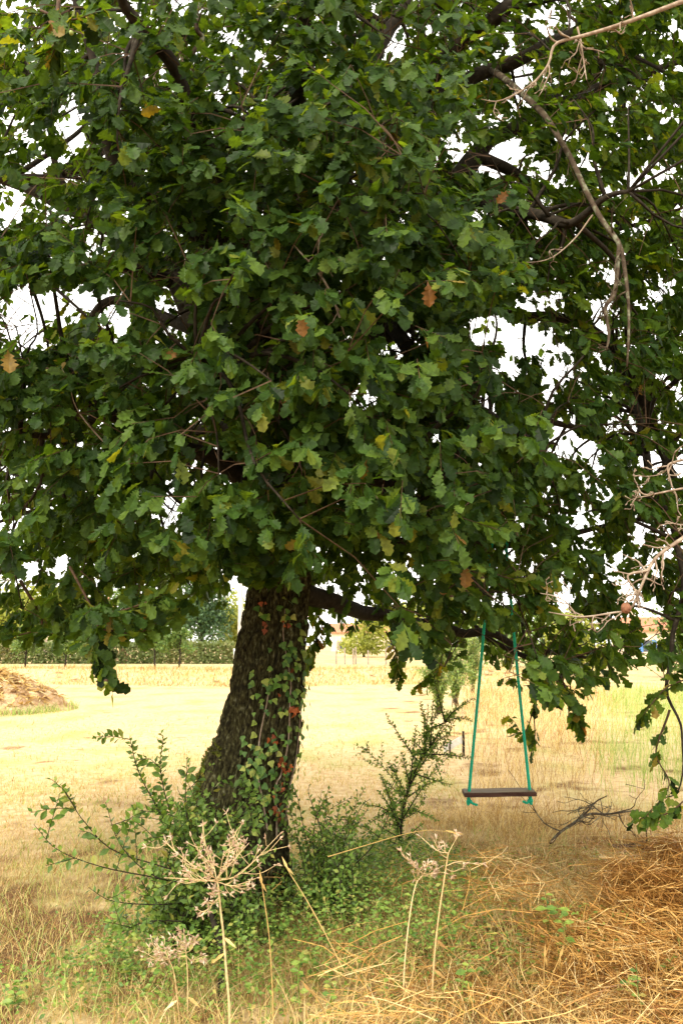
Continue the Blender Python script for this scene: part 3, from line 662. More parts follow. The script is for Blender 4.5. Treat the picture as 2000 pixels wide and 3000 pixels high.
dead([(1440,206,5.25,.024),(1490,240,4.95,.021),(1545,290,4.65,.019),(1600,350,4.5,.018),(1660,450,4.45,.017),(1710,560,4.4,.016),(1770,650,4.35,.015),(1815,720,4.3,.014),(1830,800,4.3,.012),(1838,900,4.3,.009),(1830,1080,4.3,.006)], 'lichen_wood', 5, 8, sl=.2)['label'] = 'long brown bare branch hanging down through the leaves'
dead([(1812,720,4.3,.012),(1810,800,4.28,.013),(1795,860,4.25,.013),(1768,900,4.25,.011),(1775,980,4.25,.009),(1765,1030,4.25,.005)], 'lichen_wood', 8, 9, sl=.12)
dead([(1735,630,4.4,.005),(1690,690,4.4,.004),(1610,750,4.4,.003),(1530,760,4.4,.002),(1480,740,4.4,.001)], 'dead_wood', 8, 10, sl=.09)
dead([(2080,1520,3.9,.010),(1990,1585,3.9,.009),(1920,1635,3.9,.008),(1890,1680,3.9,.007),(1865,1740,3.9,.006),(1840,1790,3.9,.005),(1790,1800,3.9,.0045),(1700,1812,3.9,.004),(1610,1798,3.9,.002)], 'dead_wood', 16, 12, sl=.11)['label'] = 'pale bare dead twig with short side shoots'
dead([(1900,1670,3.9,.006),(1840,1685,3.9,.005),(1865,1740,3.88,.004),(1875,1790,3.88,.002)], 'dead_wood', 7, 13, sl=.08)
dead([(1685,1800,3.9,.004),(1665,1770,3.9,.003),(1630,1750,3.9,.003),(1590,1740,3.9,.0015)], 'dead_wood', 5, 14, sl=.06)
dead([(2040,1340,4.0,.007),(1980,1355,4.0,.006),(1955,1370,4.0,.005),(1965,1420,4.0,.004),(1975,1450,4.0,.002)], 'dead_wood', 7, 15, sl=.1)
dead([(2040,1420,4.0,.006),(1960,1440,4.0,.005),(1890,1455,4.0,.004),(1870,1430,4.0,.002)], 'dead_wood', 7, 16, sl=.08)
dead([(2050,1530,4.0,.006),(1990,1530,4.0,.004),(1950,1520,4.0,.002)], 'dead_wood', 6, 17, sl=.06)
dead([(860,715,3.75,.004),(905,770,3.72,.005),(950,835,3.7,.006),(980,900,3.7,.005),(1005,980,3.7,.003)], 'dead_wood', 4, 18, sl=.12)
dead([(560,160,4.3,.014),(590,110,4.3,.013),(575,80,4.25,.012),(580,0,4.2,.010)], 'lichen_wood', 2, 19)
dead([(610,250,4.0,.008),(560,220,3.95,.006),(490,200,3.95,.003)], 'dead_wood', 3, 20)
dead([(510,300,4.2,.006),(560,400,4.15,.004),(600,430,4.1,.002)], 'dead_wood', 3, 21)
ga = Geo()
def ball(c, r, nu=10, nv=8, sq=(1, 1, 1), rough=0.0):
    Vv = []; Tt_ = []
    for i in range(nv + 1):
        for j in range(nu):
            a = math.pi * i / nv; b2 = 2 * math.pi * j / nu; q = 1 + rough * (random.random() - .5)
            Vv.append((c[0] + r * sq[0] * q * math.sin(a) * math.cos(b2), c[1] + r * sq[1] * q * math.sin(a) * math.sin(b2), c[2] + r * sq[2] * q * math.cos(a)))
    for i in range(nv):
        for j in range(nu):
            p0, p1 = i * nu + j, i * nu + (j + 1) % nu
            Tt_ += [(p0, p1, p1 + nu), (p0, p1 + nu, p0 + nu)]
    return np.array(Vv), np.array(Tt_)
for (x, y, Yd) in ((1413,1698,3.95),(1322,1752,3.95),(876,1162,3.72),(884,1172,3.72),(1235,1560,3.9),(210,95,2.95),(311,1999,3.83),(700,1050,3.7),(140,1085,3.9)):
    c = at(x, y, Yd); g = Geo(); g.add(*ball(c, .0095, sq=(1, 1, 1.35))); ac = g.build('acorn', M['acorn'], oak_root, smooth=True)
    g = Geo(); g.add(*ball(c + np.array([0, 0, .007]), .0105, sq=(1, 1, .75), rough=.1)); g.build('acorn_cup', M['twig'], ac, smooth=True)
g = Geo(); g.add(*ball(at(1832, 1782, 3.88), .024, rough=.25)); g.build('gall', M['gall'], oak_root, smooth=True)
# moss on the leaning side of the trunk
g = Geo(); pts = []; nn = []
for _ in range(7000):
    q = random.random(); py_ = 2200 + 330 * q ** .7
    k = int(np.argmin(np.abs(pyT - py_))); a_ = math.pi + random.gauss(.1, .42)
    n_ = math.cos(a_) * e1[k] + math.sin(a_) * e2[k]; jj = int((a_ % (2 * math.pi)) / (2 * math.pi) * NU) % NU
    pts.append(V[k, jj] + RNG.normal(0, .003, 3)); nn.append(n_)
pts = np.array(pts); nn = np.array(nn); ok = fbm(pts * 9, 2, 31) > .45 ; pts, nn = pts[ok], nn[ok]
place(g, QUAD, frames(nn + RNG.normal(0, .5, nn.shape), RNG.normal(0, 1, nn.shape)), RNG.uniform(.016, .034, len(pts)), pts, RNG.random(len(pts)))
g.build('moss', M['moss'], oak_root, kind='stuff')['label'] = 'bright green moss on the leaning side of the trunk'

# ------------------------------------------------------------------ ivy on the trunk
p0 = trunk_pt(815, 2440)[0]
ivy = thing('ivy', 'ivy climbing the oak trunk with green, yellow and rusty red leaves', 'ivy', p0)
for path in ([(812,2430),(815,2330),(812,2295),(820,2250),(832,2222),(848,2146),(851,2040),(853,1990),(840,1920),(832,1870),(838,1800)], [(790,2400),(782,2300),(768,2230),(772,2150),(790,2060),(800,1990)], [(838,2400),(862,2280),(870,2180),(878,2080),(885,1990)]):
    g = Geo(); tube(g, spline([trunk_pt(x, y, .012)[0] for x, y in path], 60), np.linspace(.006, .0025, 60), 5); g.build('stem', M['dead_wood'], ivy, smooth=True)
gg = Geo(); gg.add(*IVY); im = [gg.mesh('leaf', M['ivy_leaf'])]; gg = Geo(); gg.add(*IVY); rm = [gg.mesh('leaf', M['red_ivy'])]
IV = [(860,1880,28,60,34,.048),(850,1970,30,45,22,.045),(790,2000,28,20,16,.042),(875,2010,14,45,22,.042),(800,2080,30,35,24,.036),(868,2100,14,70,24,.036),(765,2190,26,28,40,.036),(770,2245,24,32,34,.04),(850,2190,28,50,28,.034),(868,2260,12,40,22,.036),(800,2320,40,40,24,.034),(815,1810,26,30,12,.042),(835,2370,16,40,12,.034)]
for x, y, sx, sy, n, sz in IV:
    for _ in range(n):
        q, n_, t_ = trunk_pt(random.gauss(x, sx), random.gauss(y, sy), random.uniform(.012, .05))
        D = -t_ * random.uniform(.5, 1) + np.cross(n_, t_) * random.gauss(0, .7) + n_ * .25
        leaf_obj(im, ivy, q, frames(D[None], (n_ + RNG.normal(0, .35, 3) + np.array([0, 0, .3]))[None])[0], sz * random.uniform(.65, 1.25))
for x, y, s_, n in ((845,2052,9,7),(808,2150,9,5),(838,2178,7,6),(833,2200,8,4),(818,2265,10,9),(812,2325,12,9),(838,2215,6,2),(815,2370,8,6),(788,1853,8,3),(832,1850,6,3),(790,1790,5,2),(852,1962,5,2)):
    for _ in range(n):
        q, n_, t_ = trunk_pt(random.gauss(x, s_), random.gauss(y, s_ * 1.4), random.uniform(.015, .05))
        o = leaf_obj(rm, ivy, q, frames((-t_ + RNG.normal(0, .5, 3))[None], (n_ + RNG.normal(0, .4, 3))[None])[0], random.uniform(.02, .042)); o['label'] = 'rusty red ivy leaf'

# ------------------------------------------------------------------ swing
m, t, out = newmat('seat_wood'); tcn = t.nodes.new('ShaderNodeTexCoord'); mp = t.nodes.new('ShaderNodeMapping'); mp.inputs['Scale'].default_value = (4, 45, 45)
t.links.new(tcn.outputs['Object'], mp.inputs['Vector']); n_ = t.nodes.new('ShaderNodeTexNoise'); n_.inputs['Scale'].default_value = 1.2; n_.inputs['Detail'].default_value = 7; t.links.new(mp.outputs[0], n_.inputs['Vector'])
r_ = ramp(t, [(.3, (.09, .05, .024)), (.55, (.20, .125, .05)), (.75, (.32, .23, .10))]); t.links.new(n_.outputs['Fac'], r_.inputs['Fac'])
p = t.nodes.new('ShaderNodeBsdfPrincipled'); p.inputs['Roughness'].default_value = .7; t.links.new(r_.outputs['Color'], p.inputs['Base Color'])
bb = t.nodes.new('ShaderNodeBump'); bb.inputs['Strength'].default_value = .4; bb.inputs['Distance'].default_value = .004; t.links.new(n_.outputs['Fac'], bb.inputs['Height']); t.links.new(bb.outputs[0], p.inputs['Normal']); t.links.new(p.outputs[0], out.inputs[0]); M['seat_wood'] = m
sl_, sr_ = at(1358, 2337, 6.02), at(1569, 2333, 6.02)
sc_ = (sl_ + sr_) / 2; sw = thing('swing', 'wooden plank swing on two bright green ropes hanging below the oak', 'swing', sc_)
ux = nrm(sr_ - sl_); Lw = np.linalg.norm(sr_ - sl_); uy = nrm(np.array([.10, 1, 0])); uz = np.array([0, 0, 1.])
g = Geo(); TH_, DP = .030, .19; bev = .004
prof = [(-1, 0), (1, 0), (1, 1), (-1, 1)]
import bmesh
bm = bmesh.new(); bmesh.ops.create_cube(bm, size=1)
for v in bm.verts: v.co = Vector((v.co.x * Lw, v.co.y * DP, v.co.z * TH_))
bmesh.ops.subdivide_edges(bm, edges=[e for e in bm.edges if abs(e.verts[0].co.x - e.verts[1].co.x) > .1], cuts=14)
bmesh.ops.bevel(bm, geom=[e for e in bm.edges if len(e.link_faces) == 2 and e.calc_face_angle() > 1], offset=.004, segments=2, affect='EDGES')
for v in bm.verts: v.co.z += .003 * math.sin(v.co.x * 9) ; v.co.y += .002 * math.sin(v.co.x * 31)
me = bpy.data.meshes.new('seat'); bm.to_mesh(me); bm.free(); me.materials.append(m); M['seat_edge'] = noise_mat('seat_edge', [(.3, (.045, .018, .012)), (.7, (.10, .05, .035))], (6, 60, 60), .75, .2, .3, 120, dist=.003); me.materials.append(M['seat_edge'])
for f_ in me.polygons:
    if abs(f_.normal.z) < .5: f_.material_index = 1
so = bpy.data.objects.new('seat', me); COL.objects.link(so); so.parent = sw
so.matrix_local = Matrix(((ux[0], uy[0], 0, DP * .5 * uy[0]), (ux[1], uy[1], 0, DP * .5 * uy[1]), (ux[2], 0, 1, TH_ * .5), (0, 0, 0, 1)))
so['label'] = 'weathered brown plank seat'
def rope3(g, P, r):
    P = np.asarray(P); n = len(P); T = nrm(np.gradient(P, axis=0)); U = nrm(np.cross(T, np.array([.3, 1, .2]))); W = np.cross(T, U)
    s = np.concatenate([[0], np.cumsum(np.linalg.norm(np.diff(P, axis=0), axis=1))])
    for k in range(3):
        a = s / .045 * 2 * math.pi + k * 2.094
        tube(g, P + (U * np.cos(a)[:, None] + W * np.sin(a)[:, None]) * r * .52, r * .56, 6)
lx_ = project(swing_limb[:, :3])[0]
for (sx, sy, tx, side) in ((1373, 2322, 1421, 1), (1551, 2320, 1476, -1)):
    A = at(sx, sy, 6.10); k = int(np.argmin(np.abs(lx_ - tx))); B = swing_limb[k, :3] + np.array([0, -swing_limb[k, 3] - .004, 0])
    mid = (A + B) / 2 + np.array([.006 * side, 0, -.0])
    low_ = A + np.array([0, 0, -.045])
    P_ = spline([low_, A, mid, B], 330)
    g = Geo(); rope3(g, P_, .0115); ro = g.build('rope', M['rope'], sw, smooth=True)
    c = swing_limb[k, :3]; rr_ = swing_limb[k, 3] + .008; an = np.linspace(-math.pi / 2, 1.5 * math.pi, 60)
    g = Geo(); ring = np.stack([c[0] + np.linspace(-.012, .012, 60), c[1] + np.sin(an) * rr_, c[2] + np.cos(an) * rr_], 1); rope3(g, ring, .0095); g.build('loop', M['rope'], ro, smooth=True)
    g = Geo(); kq = np.linspace(0, 2 * math.pi * 1.6, 40); kn = low_ + np.stack([.014 * np.cos(kq), .014 * np.sin(kq), -.012 - .004 * kq / 6], 1); rope3(g, kn, .0085)
    tl = spline([low_ + np.array([0, 0, -.01]), low_ + np.array([.025 * side, -.01, -.028]), low_ + np.array([.055 * side, -.012, -.038 if side > 0 else -.016])], 24); rope3(g, tl, .009); g.build('knot', M['rope'], ro, smooth=True)

# ------------------------------------------------------------------ shrubs
def grow_shoot(gt, LF, rows, leafsize, spacing, r0=.006, side=0, seed=0, leaf_from=.1):
    """stem along world points with alternate leaves; LF collects (pos, dir, normal, size)"""
    rr = random.Random(seed); n = max(8, 3 * len(rows)); Q = spline(rows, n); tube(gt, Q, np.linspace(r0, .0012, n), 5)
    Ls_ = np.linalg.norm(np.diff(Q, axis=0), axis=1); s = np.concatenate([[0], np.cumsum(Ls_)]); L = s[-1]; k = 0; u = L * leaf_from
    T = nrm(np.gradient(Q, axis=0))
    while u < L:
        i = min(n - 1, int(np.searchsorted(s, u))); f = (u - s[i - 1]) / max(s[i] - s[i - 1], 1e-6) if i else 0
        p_ = Q[max(i - 1, 0)] * (1 - f) + Q[i] * f
        a = k * 2.4 + rr.uniform(-.5, .5); w_ = nrm(np.cross(T[i], [.2, .3, .9])); v_ = np.cross(T[i], w_)
        d = T[i] * .55 + (w_ * math.cos(a) + v_ * math.sin(a)) * .9
        LF.append((p_, d, np.array([0, -.6, .8]) + RNG.normal(0, .4, 3), leafsize * rr.uniform(.6, 1.15) * (1 - .35 * (u / L) ** 3))); k += 1
        u += spacing * rr.uniform(.6, 1.4)
    for q in range(side):
        i = rr.randrange(2, n - 1); d = nrm(T[i] * .6 + np.array([rr.gauss(0, .8), rr.gauss(0, .6), rr.gauss(.2, .6)])); l = L * rr.uniform(.15, .38)
        p1 = Q[i]; p2 = p1 + d * l * .5 + np.array([0, 0, .02]); p3 = p1 + d * l + np.array([0, 0, rr.uniform(-.02, .06)])
        grow_shoot(gt, LF, [p1, p2, p3], leafsize, spacing, r0 * .5, 0, rr.random(), .1)
def finish_plant(root, gt, LF, mat, tmpl, stem_mat='twig', singles=0, lo=None, stuff_name='foliage'):
    gt.build('stems', M[stem_mat], root, smooth=True)
    pos = np.array([l[0] for l in LF]); D = np.array([l[1] for l in LF]); Nn = np.array([l[2] for l in LF]); sz = np.array([l[3] for l in LF])
    Fr = frames(D, Nn); tint = RNG.random(len(pos)) * .95
    sid = np.zeros(len(pos), bool)
    if singles:
        dep_ = np.linalg.norm(pos - CAM, axis=1); sid[np.argsort(-sz / dep_)[:singles]] = True
        gg = Geo(); gg.add(*tmpl); mm = [gg.mesh('leaf', M[mat])]
        for q in np.where(sid)[0]: leaf_obj(mm, root, pos[q], Fr[q], sz[q])
    g = Geo(); place(g, lo or tmpl, Fr[~sid], sz[~sid], pos[~sid], tint[~sid]); g.build(stuff_name, M[mat], root, kind='stuff')
def wp(rows): return [at(*r) for r in rows]

# blackthorn in front of the trunk
b0 = gpt(600, 2800); b0[1] = min(b0[1], 4.55); b0[2] = float(ground_h(b0[0], b0[1]))
sh = thing('shrub', 'leafy blackthorn shrub with long arching shoots before the trunk foot', 'shrub', b0)
gt = Geo(); LF = []
Ys = 4.5
hand = [[(560,2560,Ys),(480,2400,4.5),(410,2270,4.5),(385,2180,4.5),(380,2160,4.5)], [(580,2540,Ys),(500,2380,4.55),(470,2250,4.55),(478,2170,4.55),(470,2148,4.55)], [(600,2560,Ys),(550,2400,4.5),(545,2290,4.5),(558,2230,4.5)],
        [(590,2580,Ys),(480,2540,4.45),(330,2490,4.4),(250,2410,4.35),(215,2360,4.35),(190,2315,4.35)], [(600,2600,Ys),(450,2570,4.4),(300,2540,4.3),(170,2490,4.25),(100,2415,4.25)], [(560,2600,Ys),(440,2560,4.4),(350,2470,4.4),(310,2350,4.4)],
        [(580,2640,Ys),(460,2650,4.3),(330,2640,4.25),(260,2600,4.2)], [(620,2560,Ys),(650,2450,4.6),(700,2370,4.6),(760,2310,4.6)], [(600,2540,Ys),(590,2420,4.6),(620,2330,4.6),(630,2300,4.6)], [(620,2560,Ys),(700,2470,4.6),(760,2400,4.6),(780,2390,4.6)],
        [(630,2500,4.55),(690,2420,4.6),(730,2340,4.6),(720,2300,4.6)], [(560,2700,4.4),(430,2700,4.3),(340,2740,4.2)]]
for k, hnd in enumerate(hand): grow_shoot(gt, LF, wp(hnd), .058, .009 if k in (0, 1) else .021, .0042, 4 if k not in (0, 1) else 3, k + 50, .10)
for k in range(95):
    tx = random.gauss(600, 95); ty = random.uniform(2330, 2760) ; tx += (2560 - ty) * -.12
    tgt = at(tx, ty, random.uniform(4.25, 4.75)); st0 = b0 + np.array([random.gauss(0, .07), random.gauss(0, .05), .02]); md = (st0 * .45 + tgt * .55) + RNG.normal(0, .06, 3) + np.array([0, 0, .06])
    grow_shoot(gt, LF, [st0, md, tgt], .048, .019, .0038, 4, k, .25)
tube(gt, spline([gpt(640, 2950) + np.array([0, 0, -.03]), at(650, 2880, 4.15), at(655, 2800, 4.2), at(620, 2680, 4.3), at(600, 2560, 4.45)], 20), np.linspace(.022, .010, 20), 8)
finish_plant(sh, gt, LF, 'shrub_leaf', OVAL, 'limb_bark', 180, OVAL_LO)
print('shrub leaves', len(LF))
# second bush right of the trunk
b1 = gpt(960, 2720); sh2 = thing('shrub', 'small leafy bush growing to the side of the oak trunk', 'shrub', b1); gt = Geo(); LF = []
for k in range(70):
    tx = random.gauss(955, 68); ty = random.uniform(2360, 2660); tgt = at(tx, ty, random.uniform(4.8, 5.3)); st0 = b1 + np.array([random.gauss(0, .08), random.gauss(0, .08), 0])
    grow_shoot(gt, LF, [st0, st0 * .4 + tgt * .6 + RNG.normal(0, .05, 3), tgt], .040, .017, .003, 4, 200 + k, .15)
for k, hnd in enumerate([[(920,2560,5),(890,2430,4.95),(870,2330,4.9),(850,2290,4.9)], [(960,2520,5),(930,2400,4.95),(905,2330,4.95),(905,2300,4.95)], [(990,2520,5),(1030,2420,5),(1060,2360,5),(1085,2340,5)], [(1010,2560,5),(1090,2480,5),(1130,2410,5),(1140,2380,5)]]):
    grow_shoot(gt, LF, wp(hnd), .045, .026, .003, 2, 300 + k)
finish_plant(sh2, gt, LF, 'shrub_leaf', OVAL, 'limb_bark', 60, OVAL_LO)
# leaning thorny sapling
b2 = gpt(1165, 2520); sh3 = thing('sapling', 'thin leaning thorny sapling with tiny leaves between bush and swing', 'sapling', b2); gt = Geo(); LF = []
mp_ = wp([(1165,2530,6.1),(1172,2470,6.1),(1180,2380,6.1),(1215,2260,6.1),(1270,2170,6.1),(1315,2095,6.1)])
grow_shoot(gt, LF, mp_, .036, .007, .012, 46, 7, .12)
for k, hnd in enumerate([[(1185,2340,6.1),(1150,2280,6.05),(1100,2225,6),(1065,2190,6)], [(1190,2310,6.1),(1250,2280,6.1),(1310,2220,6.1),(1330,2210,6.1)], [(1175,2420,6.1),(1120,2410,6),(1100,2390,6)], [(1180,2400,6.1),(1215,2380,6.1),(1250,2330,6.1)], [(1150,2300,6.1),(1160,2270,6.1),(1130,2240,6.1)], [(1235,2240,6.1),(1300,2180,6.1),(1320,2130,6.1)], [(1230,2230,6.1),(1270,2110,6.15),(1300,2080,6.15)]]):
    grow_shoot(gt, LF, wp(hnd), .032, .012, .003, 7, 400 + k)
finish_plant(sh3, gt, LF, 'cover_leaf', OVAL_LO, 'limb_bark', 0)

# ------------------------------------------------------------------ dry weeds
def weed(stem, tips, label, seed, pods=7, r=.006, leafy=2):
    rr = random.Random(seed); P_ = np.array(wp(stem)); P_[0] = P_[0]; root = thing('dried_weed', label, 'dry plant', [P_[0][0], P_[0][1], float(ground_h(P_[0][0], P_[0][1]))], None)
    g = Geo(); n = 40; Q = spline(P_, n); bumpy = 1 + .25 * (np.arange(n) % 6 == 0); tube(g, Q, np.linspace(r, r * .55, n) * bumpy, 6, .5); g.build('stem', M['dry_stem'], root, smooth=True)
    gb_ = Geo(); gp = Geo()
    def pod(p_, d):
        d = nrm(np.array(d)); L = rr.uniform(.012, .028); tube(gp, [p_, p_ + d * L * .5, p_ + d * L], [.0012, .0036 * rr.uniform(.6, 1.2), .0006], 4, rr.random())
    def br(a, b_, r_, depth):
        L = np.linalg.norm(b_ - a)
        if L < .004: return
        m1 = a * .55 + b_ * .45 + RNG.normal(0, .07, 3) * L + np.array([0, 0, -.09 * L]); Qb = spline([a, m1, b_], 9); tube(gb_, Qb, np.linspace(r_, max(r_ * .45, .0011), 9), 5, .3)
        if depth == 0:
            d0 = b_ - a
            for _ in range(4): pod(b_, nrm(d0) + np.array([rr.gauss(0, .7), rr.gauss(0, .7), rr.gauss(.1, .7)]))
            return
        for _ in range(pods):
            i = rr.randrange(2, 9); d = nrm(nrm(b_ - a) * .7 + np.array([rr.gauss(0, .6), rr.gauss(0, .6), rr.gauss(.25, .5)])); br(Qb[i], Qb[i] + d * L * rr.uniform(.14, .48), r_ * .55, depth - 1)
        pod(b_, b_ - a)
    for (x, y, Yd, fx) in tips:
        i = int(fx * (n - 1)); br(Q[i], at(x, y, Yd), r * .45, 1)
    for q in range(leafy):
        i = rr.randrange(3, 20); d = np.array([rr.choice([-1, 1]) * .7, -.2, -.4]); e_ = Q[i] + d * .05
        gl_ = Geo(); place(gl_, LANCE, frames(d[None], np.array([[0, -.6, .5]])), [.07], Q[i][None], [.6]); gl_.build('dry_leaf', M['straw'], root)
    gb_.build('branches', M['dry_stem'], root, smooth=True); gp.build('seed_heads', M['seed'], root, kind='stuff')
    return root
Yw = 3.72
weed([(674,3060,Yw),(672,2950,Yw),(663,2842,Yw),(655,2740,Yw),(648,2680,Yw),(640,2600,Yw),(634,2575,Yw)],
     [(488,2470,3.72,1),(575,2478,3.62,.97),(595,2455,3.85,1),(655,2500,3.6,.98),(720,2480,3.85,1),(818,2445,3.75,.96),(690,2440,3.9,1),(490,2572,3.7,.94),(752,2572,3.75,.93),(600,2672,3.68,.78),(625,2625,3.65,.86),(540,2540,3.85,.98)],
     'tall straw-coloured dead weed with wide forked seed head before the oak trunk', 5, 11)
weed([(548,3060,3.8),(550,2960,3.8),(550,2860,3.8),(545,2790,3.8)], [(480,2780,3.8,1),(510,2740,3.75,1),(540,2735,3.85,1),(575,2750,3.8,1),(600,2800,3.8,.95),(500,2810,3.8,.95),(525,2760,3.7,1)], 'short dead weed with seed head beside the tall straw-coloured one', 6, 5, .0035)
weed([(532,3050,3.75),(520,2930,3.75),(510,2850,3.75),(495,2810,3.75)], [(425,2790,3.75,1),(450,2770,3.72,1),(440,2810,3.75,1),(480,2770,3.8,1),(470,2800,3.7,1)], 'drooping dead weed with seed head leaning away from its taller neighbour', 7, 5, .003)
weed([(1262,3040,3.85),(1268,2860,3.85),(1280,2720,3.85),(1300,2580,3.85),(1312,2500,3.85)], [(1230,2450,3.85,1),(1270,2460,3.8,.97),(1340,2450,3.85,1),(1385,2530,3.85,.88),(1350,2545,3.9,.86),(1300,2470,3.9,1)], 'tall thin bare weed stalk with few forked tips standing in the hay', 8, 2, .0048)
weed([(1185,3060,3.95),(1182,2880,3.95),(1195,2720,3.95),(1215,2600,3.95),(1240,2560,3.95)], [(1185,2510,3.95,1),(1210,2530,3.9,1),(1250,2530,4,1),(1275,2555,3.95,1),(1290,2540,3.95,.95),(1220,2545,3.85,1)], 'dead weed stalk with small ragged head standing beside green ground cover', 9, 5, .004)
def stem(rows, label, r=.003, group=None):
    P_ = np.array(wp(rows)); g = Geo(); Q = spline(P_, 30); tube(g, Q, np.linspace(r, r * .45, 30), 5, .8)
    d = nrm(Q[-1] - Q[-2]); place(g, LANCE, frames(np.array([d, -d + [.3, 0, .1]]), np.array([[0, -1., .3]] * 2)), [.06, .05], np.array([Q[-1] - d * .01, Q[-1]]), [.7, .8])
    tag(g.build('grass_stem', M['straw'], smooth=True, origin=P_[0]), label, 'grass stem', group)
stem([(802,3050,3.7),(798,2900,3.7),(788,2740,3.7),(770,2610,3.7),(766,2585,3.7)], 'single upright pale grass stem beside the tall dead weed', .0036)
stem([(1010,2850,3.9),(960,2750,3.9),(900,2640,3.9),(850,2560,3.9),(840,2540,3.9)], 'long slanting straw stem crossing the green bush', .003)
stem([(990,3060,3.6),(960,2985,3.6),(930,2930,3.6),(905,2900,3.6)], 'short thick pale straw stem leaning low over the cut hay', .0045)
stem([(960,2510,4.4),(1060,2480,4.4),(1180,2445,4.4),(1260,2432,4.4),(1330,2440,4.4)], 'long arching straw stem lying across the thorny sapling', .0028)
stem([(1595,2920,3.9),(1592,2850,3.9),(1595,2800,3.9)], 'pale upright broken straw in the hay', .0035, 'pale upright straws in the hay')
stem([(1600,2950,3.8),(1610,2880,3.8),(1640,2800,3.8)], 'pale upright broken straw in the hay', .0035, 'pale upright straws in the hay')
stem([(1925,2950,3.8),(1922,2870,3.8),(1925,2810,3.8)], 'pale upright broken straw in the hay', .0040, 'pale upright straws in the hay')

# fallen dead branches at the right
fb = thing('fallen_branch', 'thin grey dead branch lying in the dry grass below the oak', 'branch', gpt(1640, 2450))
dead([(1610,2470,6.6,.012),(1660,2420,6.7,.011),(1720,2385,6.8,.010),(1790,2385,6.9,.008),(1870,2375,7.0,.005)], 'lichen_wood', 12, 31, .6, .35, fb)
dead([(1700,2395,6.75,.008),(1740,2350,6.8,.006),(1780,2330,6.8,.003)], 'lichen_wood', 4, 32, .6, .25, fb)
fb2 = thing('fallen_branch', 'second dead branch lying flat beyond the heap of cut hay', 'branch', gpt(1800, 2490))
dead([(1790,2478,5.9,.010),(1880,2482,5.9,.011),(1960,2500,5.9,.010),(2050,2515,5.9,.008)], 'lichen_wood', 6, 33, .6, .3, fb2)

# ------------------------------------------------------------------ grass, hay, ground cover
def scatter(n, x0, x1, y0, y1, dens=None):
    x = RNG.uniform(x0, x1, n); y = RNG.uniform(y0, y1, n)
    P_ = np.stack([x, y, x * 0], 1)
    px_, py_, dd = project(np.stack([x, y, x * 0 + .1], 1)); ok = (px_ > -500) & (px_ < 2500)
    if dens is not None: ok &= RNG.random(n) < dens(x, y)
    P_ = P_[ok]; P_[:, 2] = ground_h(P_[:, 0], P_[:, 1]) - .004
    return P_
def tallzone(x, y):     # unmown strip beyond the swing
    edge = .95 + (y - 7.3) * .145 + .35 * (fbm(np.stack([y * .9, y * 0, y * 0], 1), 2, 71) - .5)
    return sstep(edge - .12, edge + .35, x) * sstep(6.3, 7.6, y)
def zn(x, y, f, sd): return fbm(np.stack([x * f, y * f, x * 0], 1), 3, sd)
def hayzone(x, y):
    a = 1.5 * np.exp(-(((x - 1.85) / .95) ** 2 + ((y - 4.7) / .5) ** 2)) + 1.0 * sstep(.5, 1.15, x) * (1 - sstep(4.3, 5.2, y)) + .12 * (1 - sstep(4.1, 4.6, y)) * sstep(-.2, .4, x)
    return np.clip(a * np.clip(5.5 * zn(x, y, 2.3, 74) - 2.0, .04, 1.1), 0, 1)
def coverzone(x, y):    # green weeds round the trunk
    e = lambda cx, cy, rx, ry: np.exp(-(((x - cx) / rx) ** 2 + ((y - cy) / ry) ** 2))
    a = 1.5 * e(-.45, 4.8, .6, .6) + 1.6 * e(.35, 5.5, .55, .9) + .8 * e(.3, 4.5, .35, .4) + .9 * e(-.75, 4.15, .4, .3) + .45 * e(2.4, 5.9, .6, .4) + .18 * e(1.2, 6.3, .7, .7) + .5 * e(1.3, 4.4, .5, .4) + .3 * e(-1.5, 4.1, .5, .3)
    return np.clip(a * (.25 + 1.3 * zn(x, y, 2.4, 73)), 0, 1)
g = Geo()
def mown_d(x, y): return (1 - tallzone(x, y)) * (1 - .6 * hayzone(x, y)) * (1 - .75 * sstep(.50, .58, zn(x, y, 1.9, 95)) * (1 - sstep(4.9, 5.8, y)) * (1 - sstep(-1.2, -.8, x))) * np.clip(.25 + 1.3 * fbm(np.stack([x * 1.8, y * 1.8, x * 0], 1), 3, 72), 0, 1)
for n, y0, y1, h, wd, f0, f1 in ((84000, 3.3, 8.0, .05, .0042, 6, 8), (62000, 5.5, 13, .05, .0065, 8.5, 13), (26000, 8, 22, .05, .012, 12, 22)):
    Pn = scatter(n, -.5 * y1, .5 * y1, y0, y1, lambda x, y: mown_d(x, y) * (1 - sstep(f0, f1, y)) * sstep(y0 - .01, y0 + (1.5 if y0 > 4 else .01), y)); k = len(Pn)
    blades(g, Pn, h * RNG.uniform(.5, 1.8, k), wd * RNG.uniform(.6, 1.3, k), RNG.uniform(.2, 1.1, k), RNG.uniform(0, 6.28, k), np.clip(.15 + RNG.random(k) * .6 + .9 * (fbm(Pn * .8, 2, 75) - .42), 0, .99), 2)
o = g.build('mown_grass', M['mown']); tag(o, 'short dry mown grass stubble covering the field', 'grass', kind='stuff')
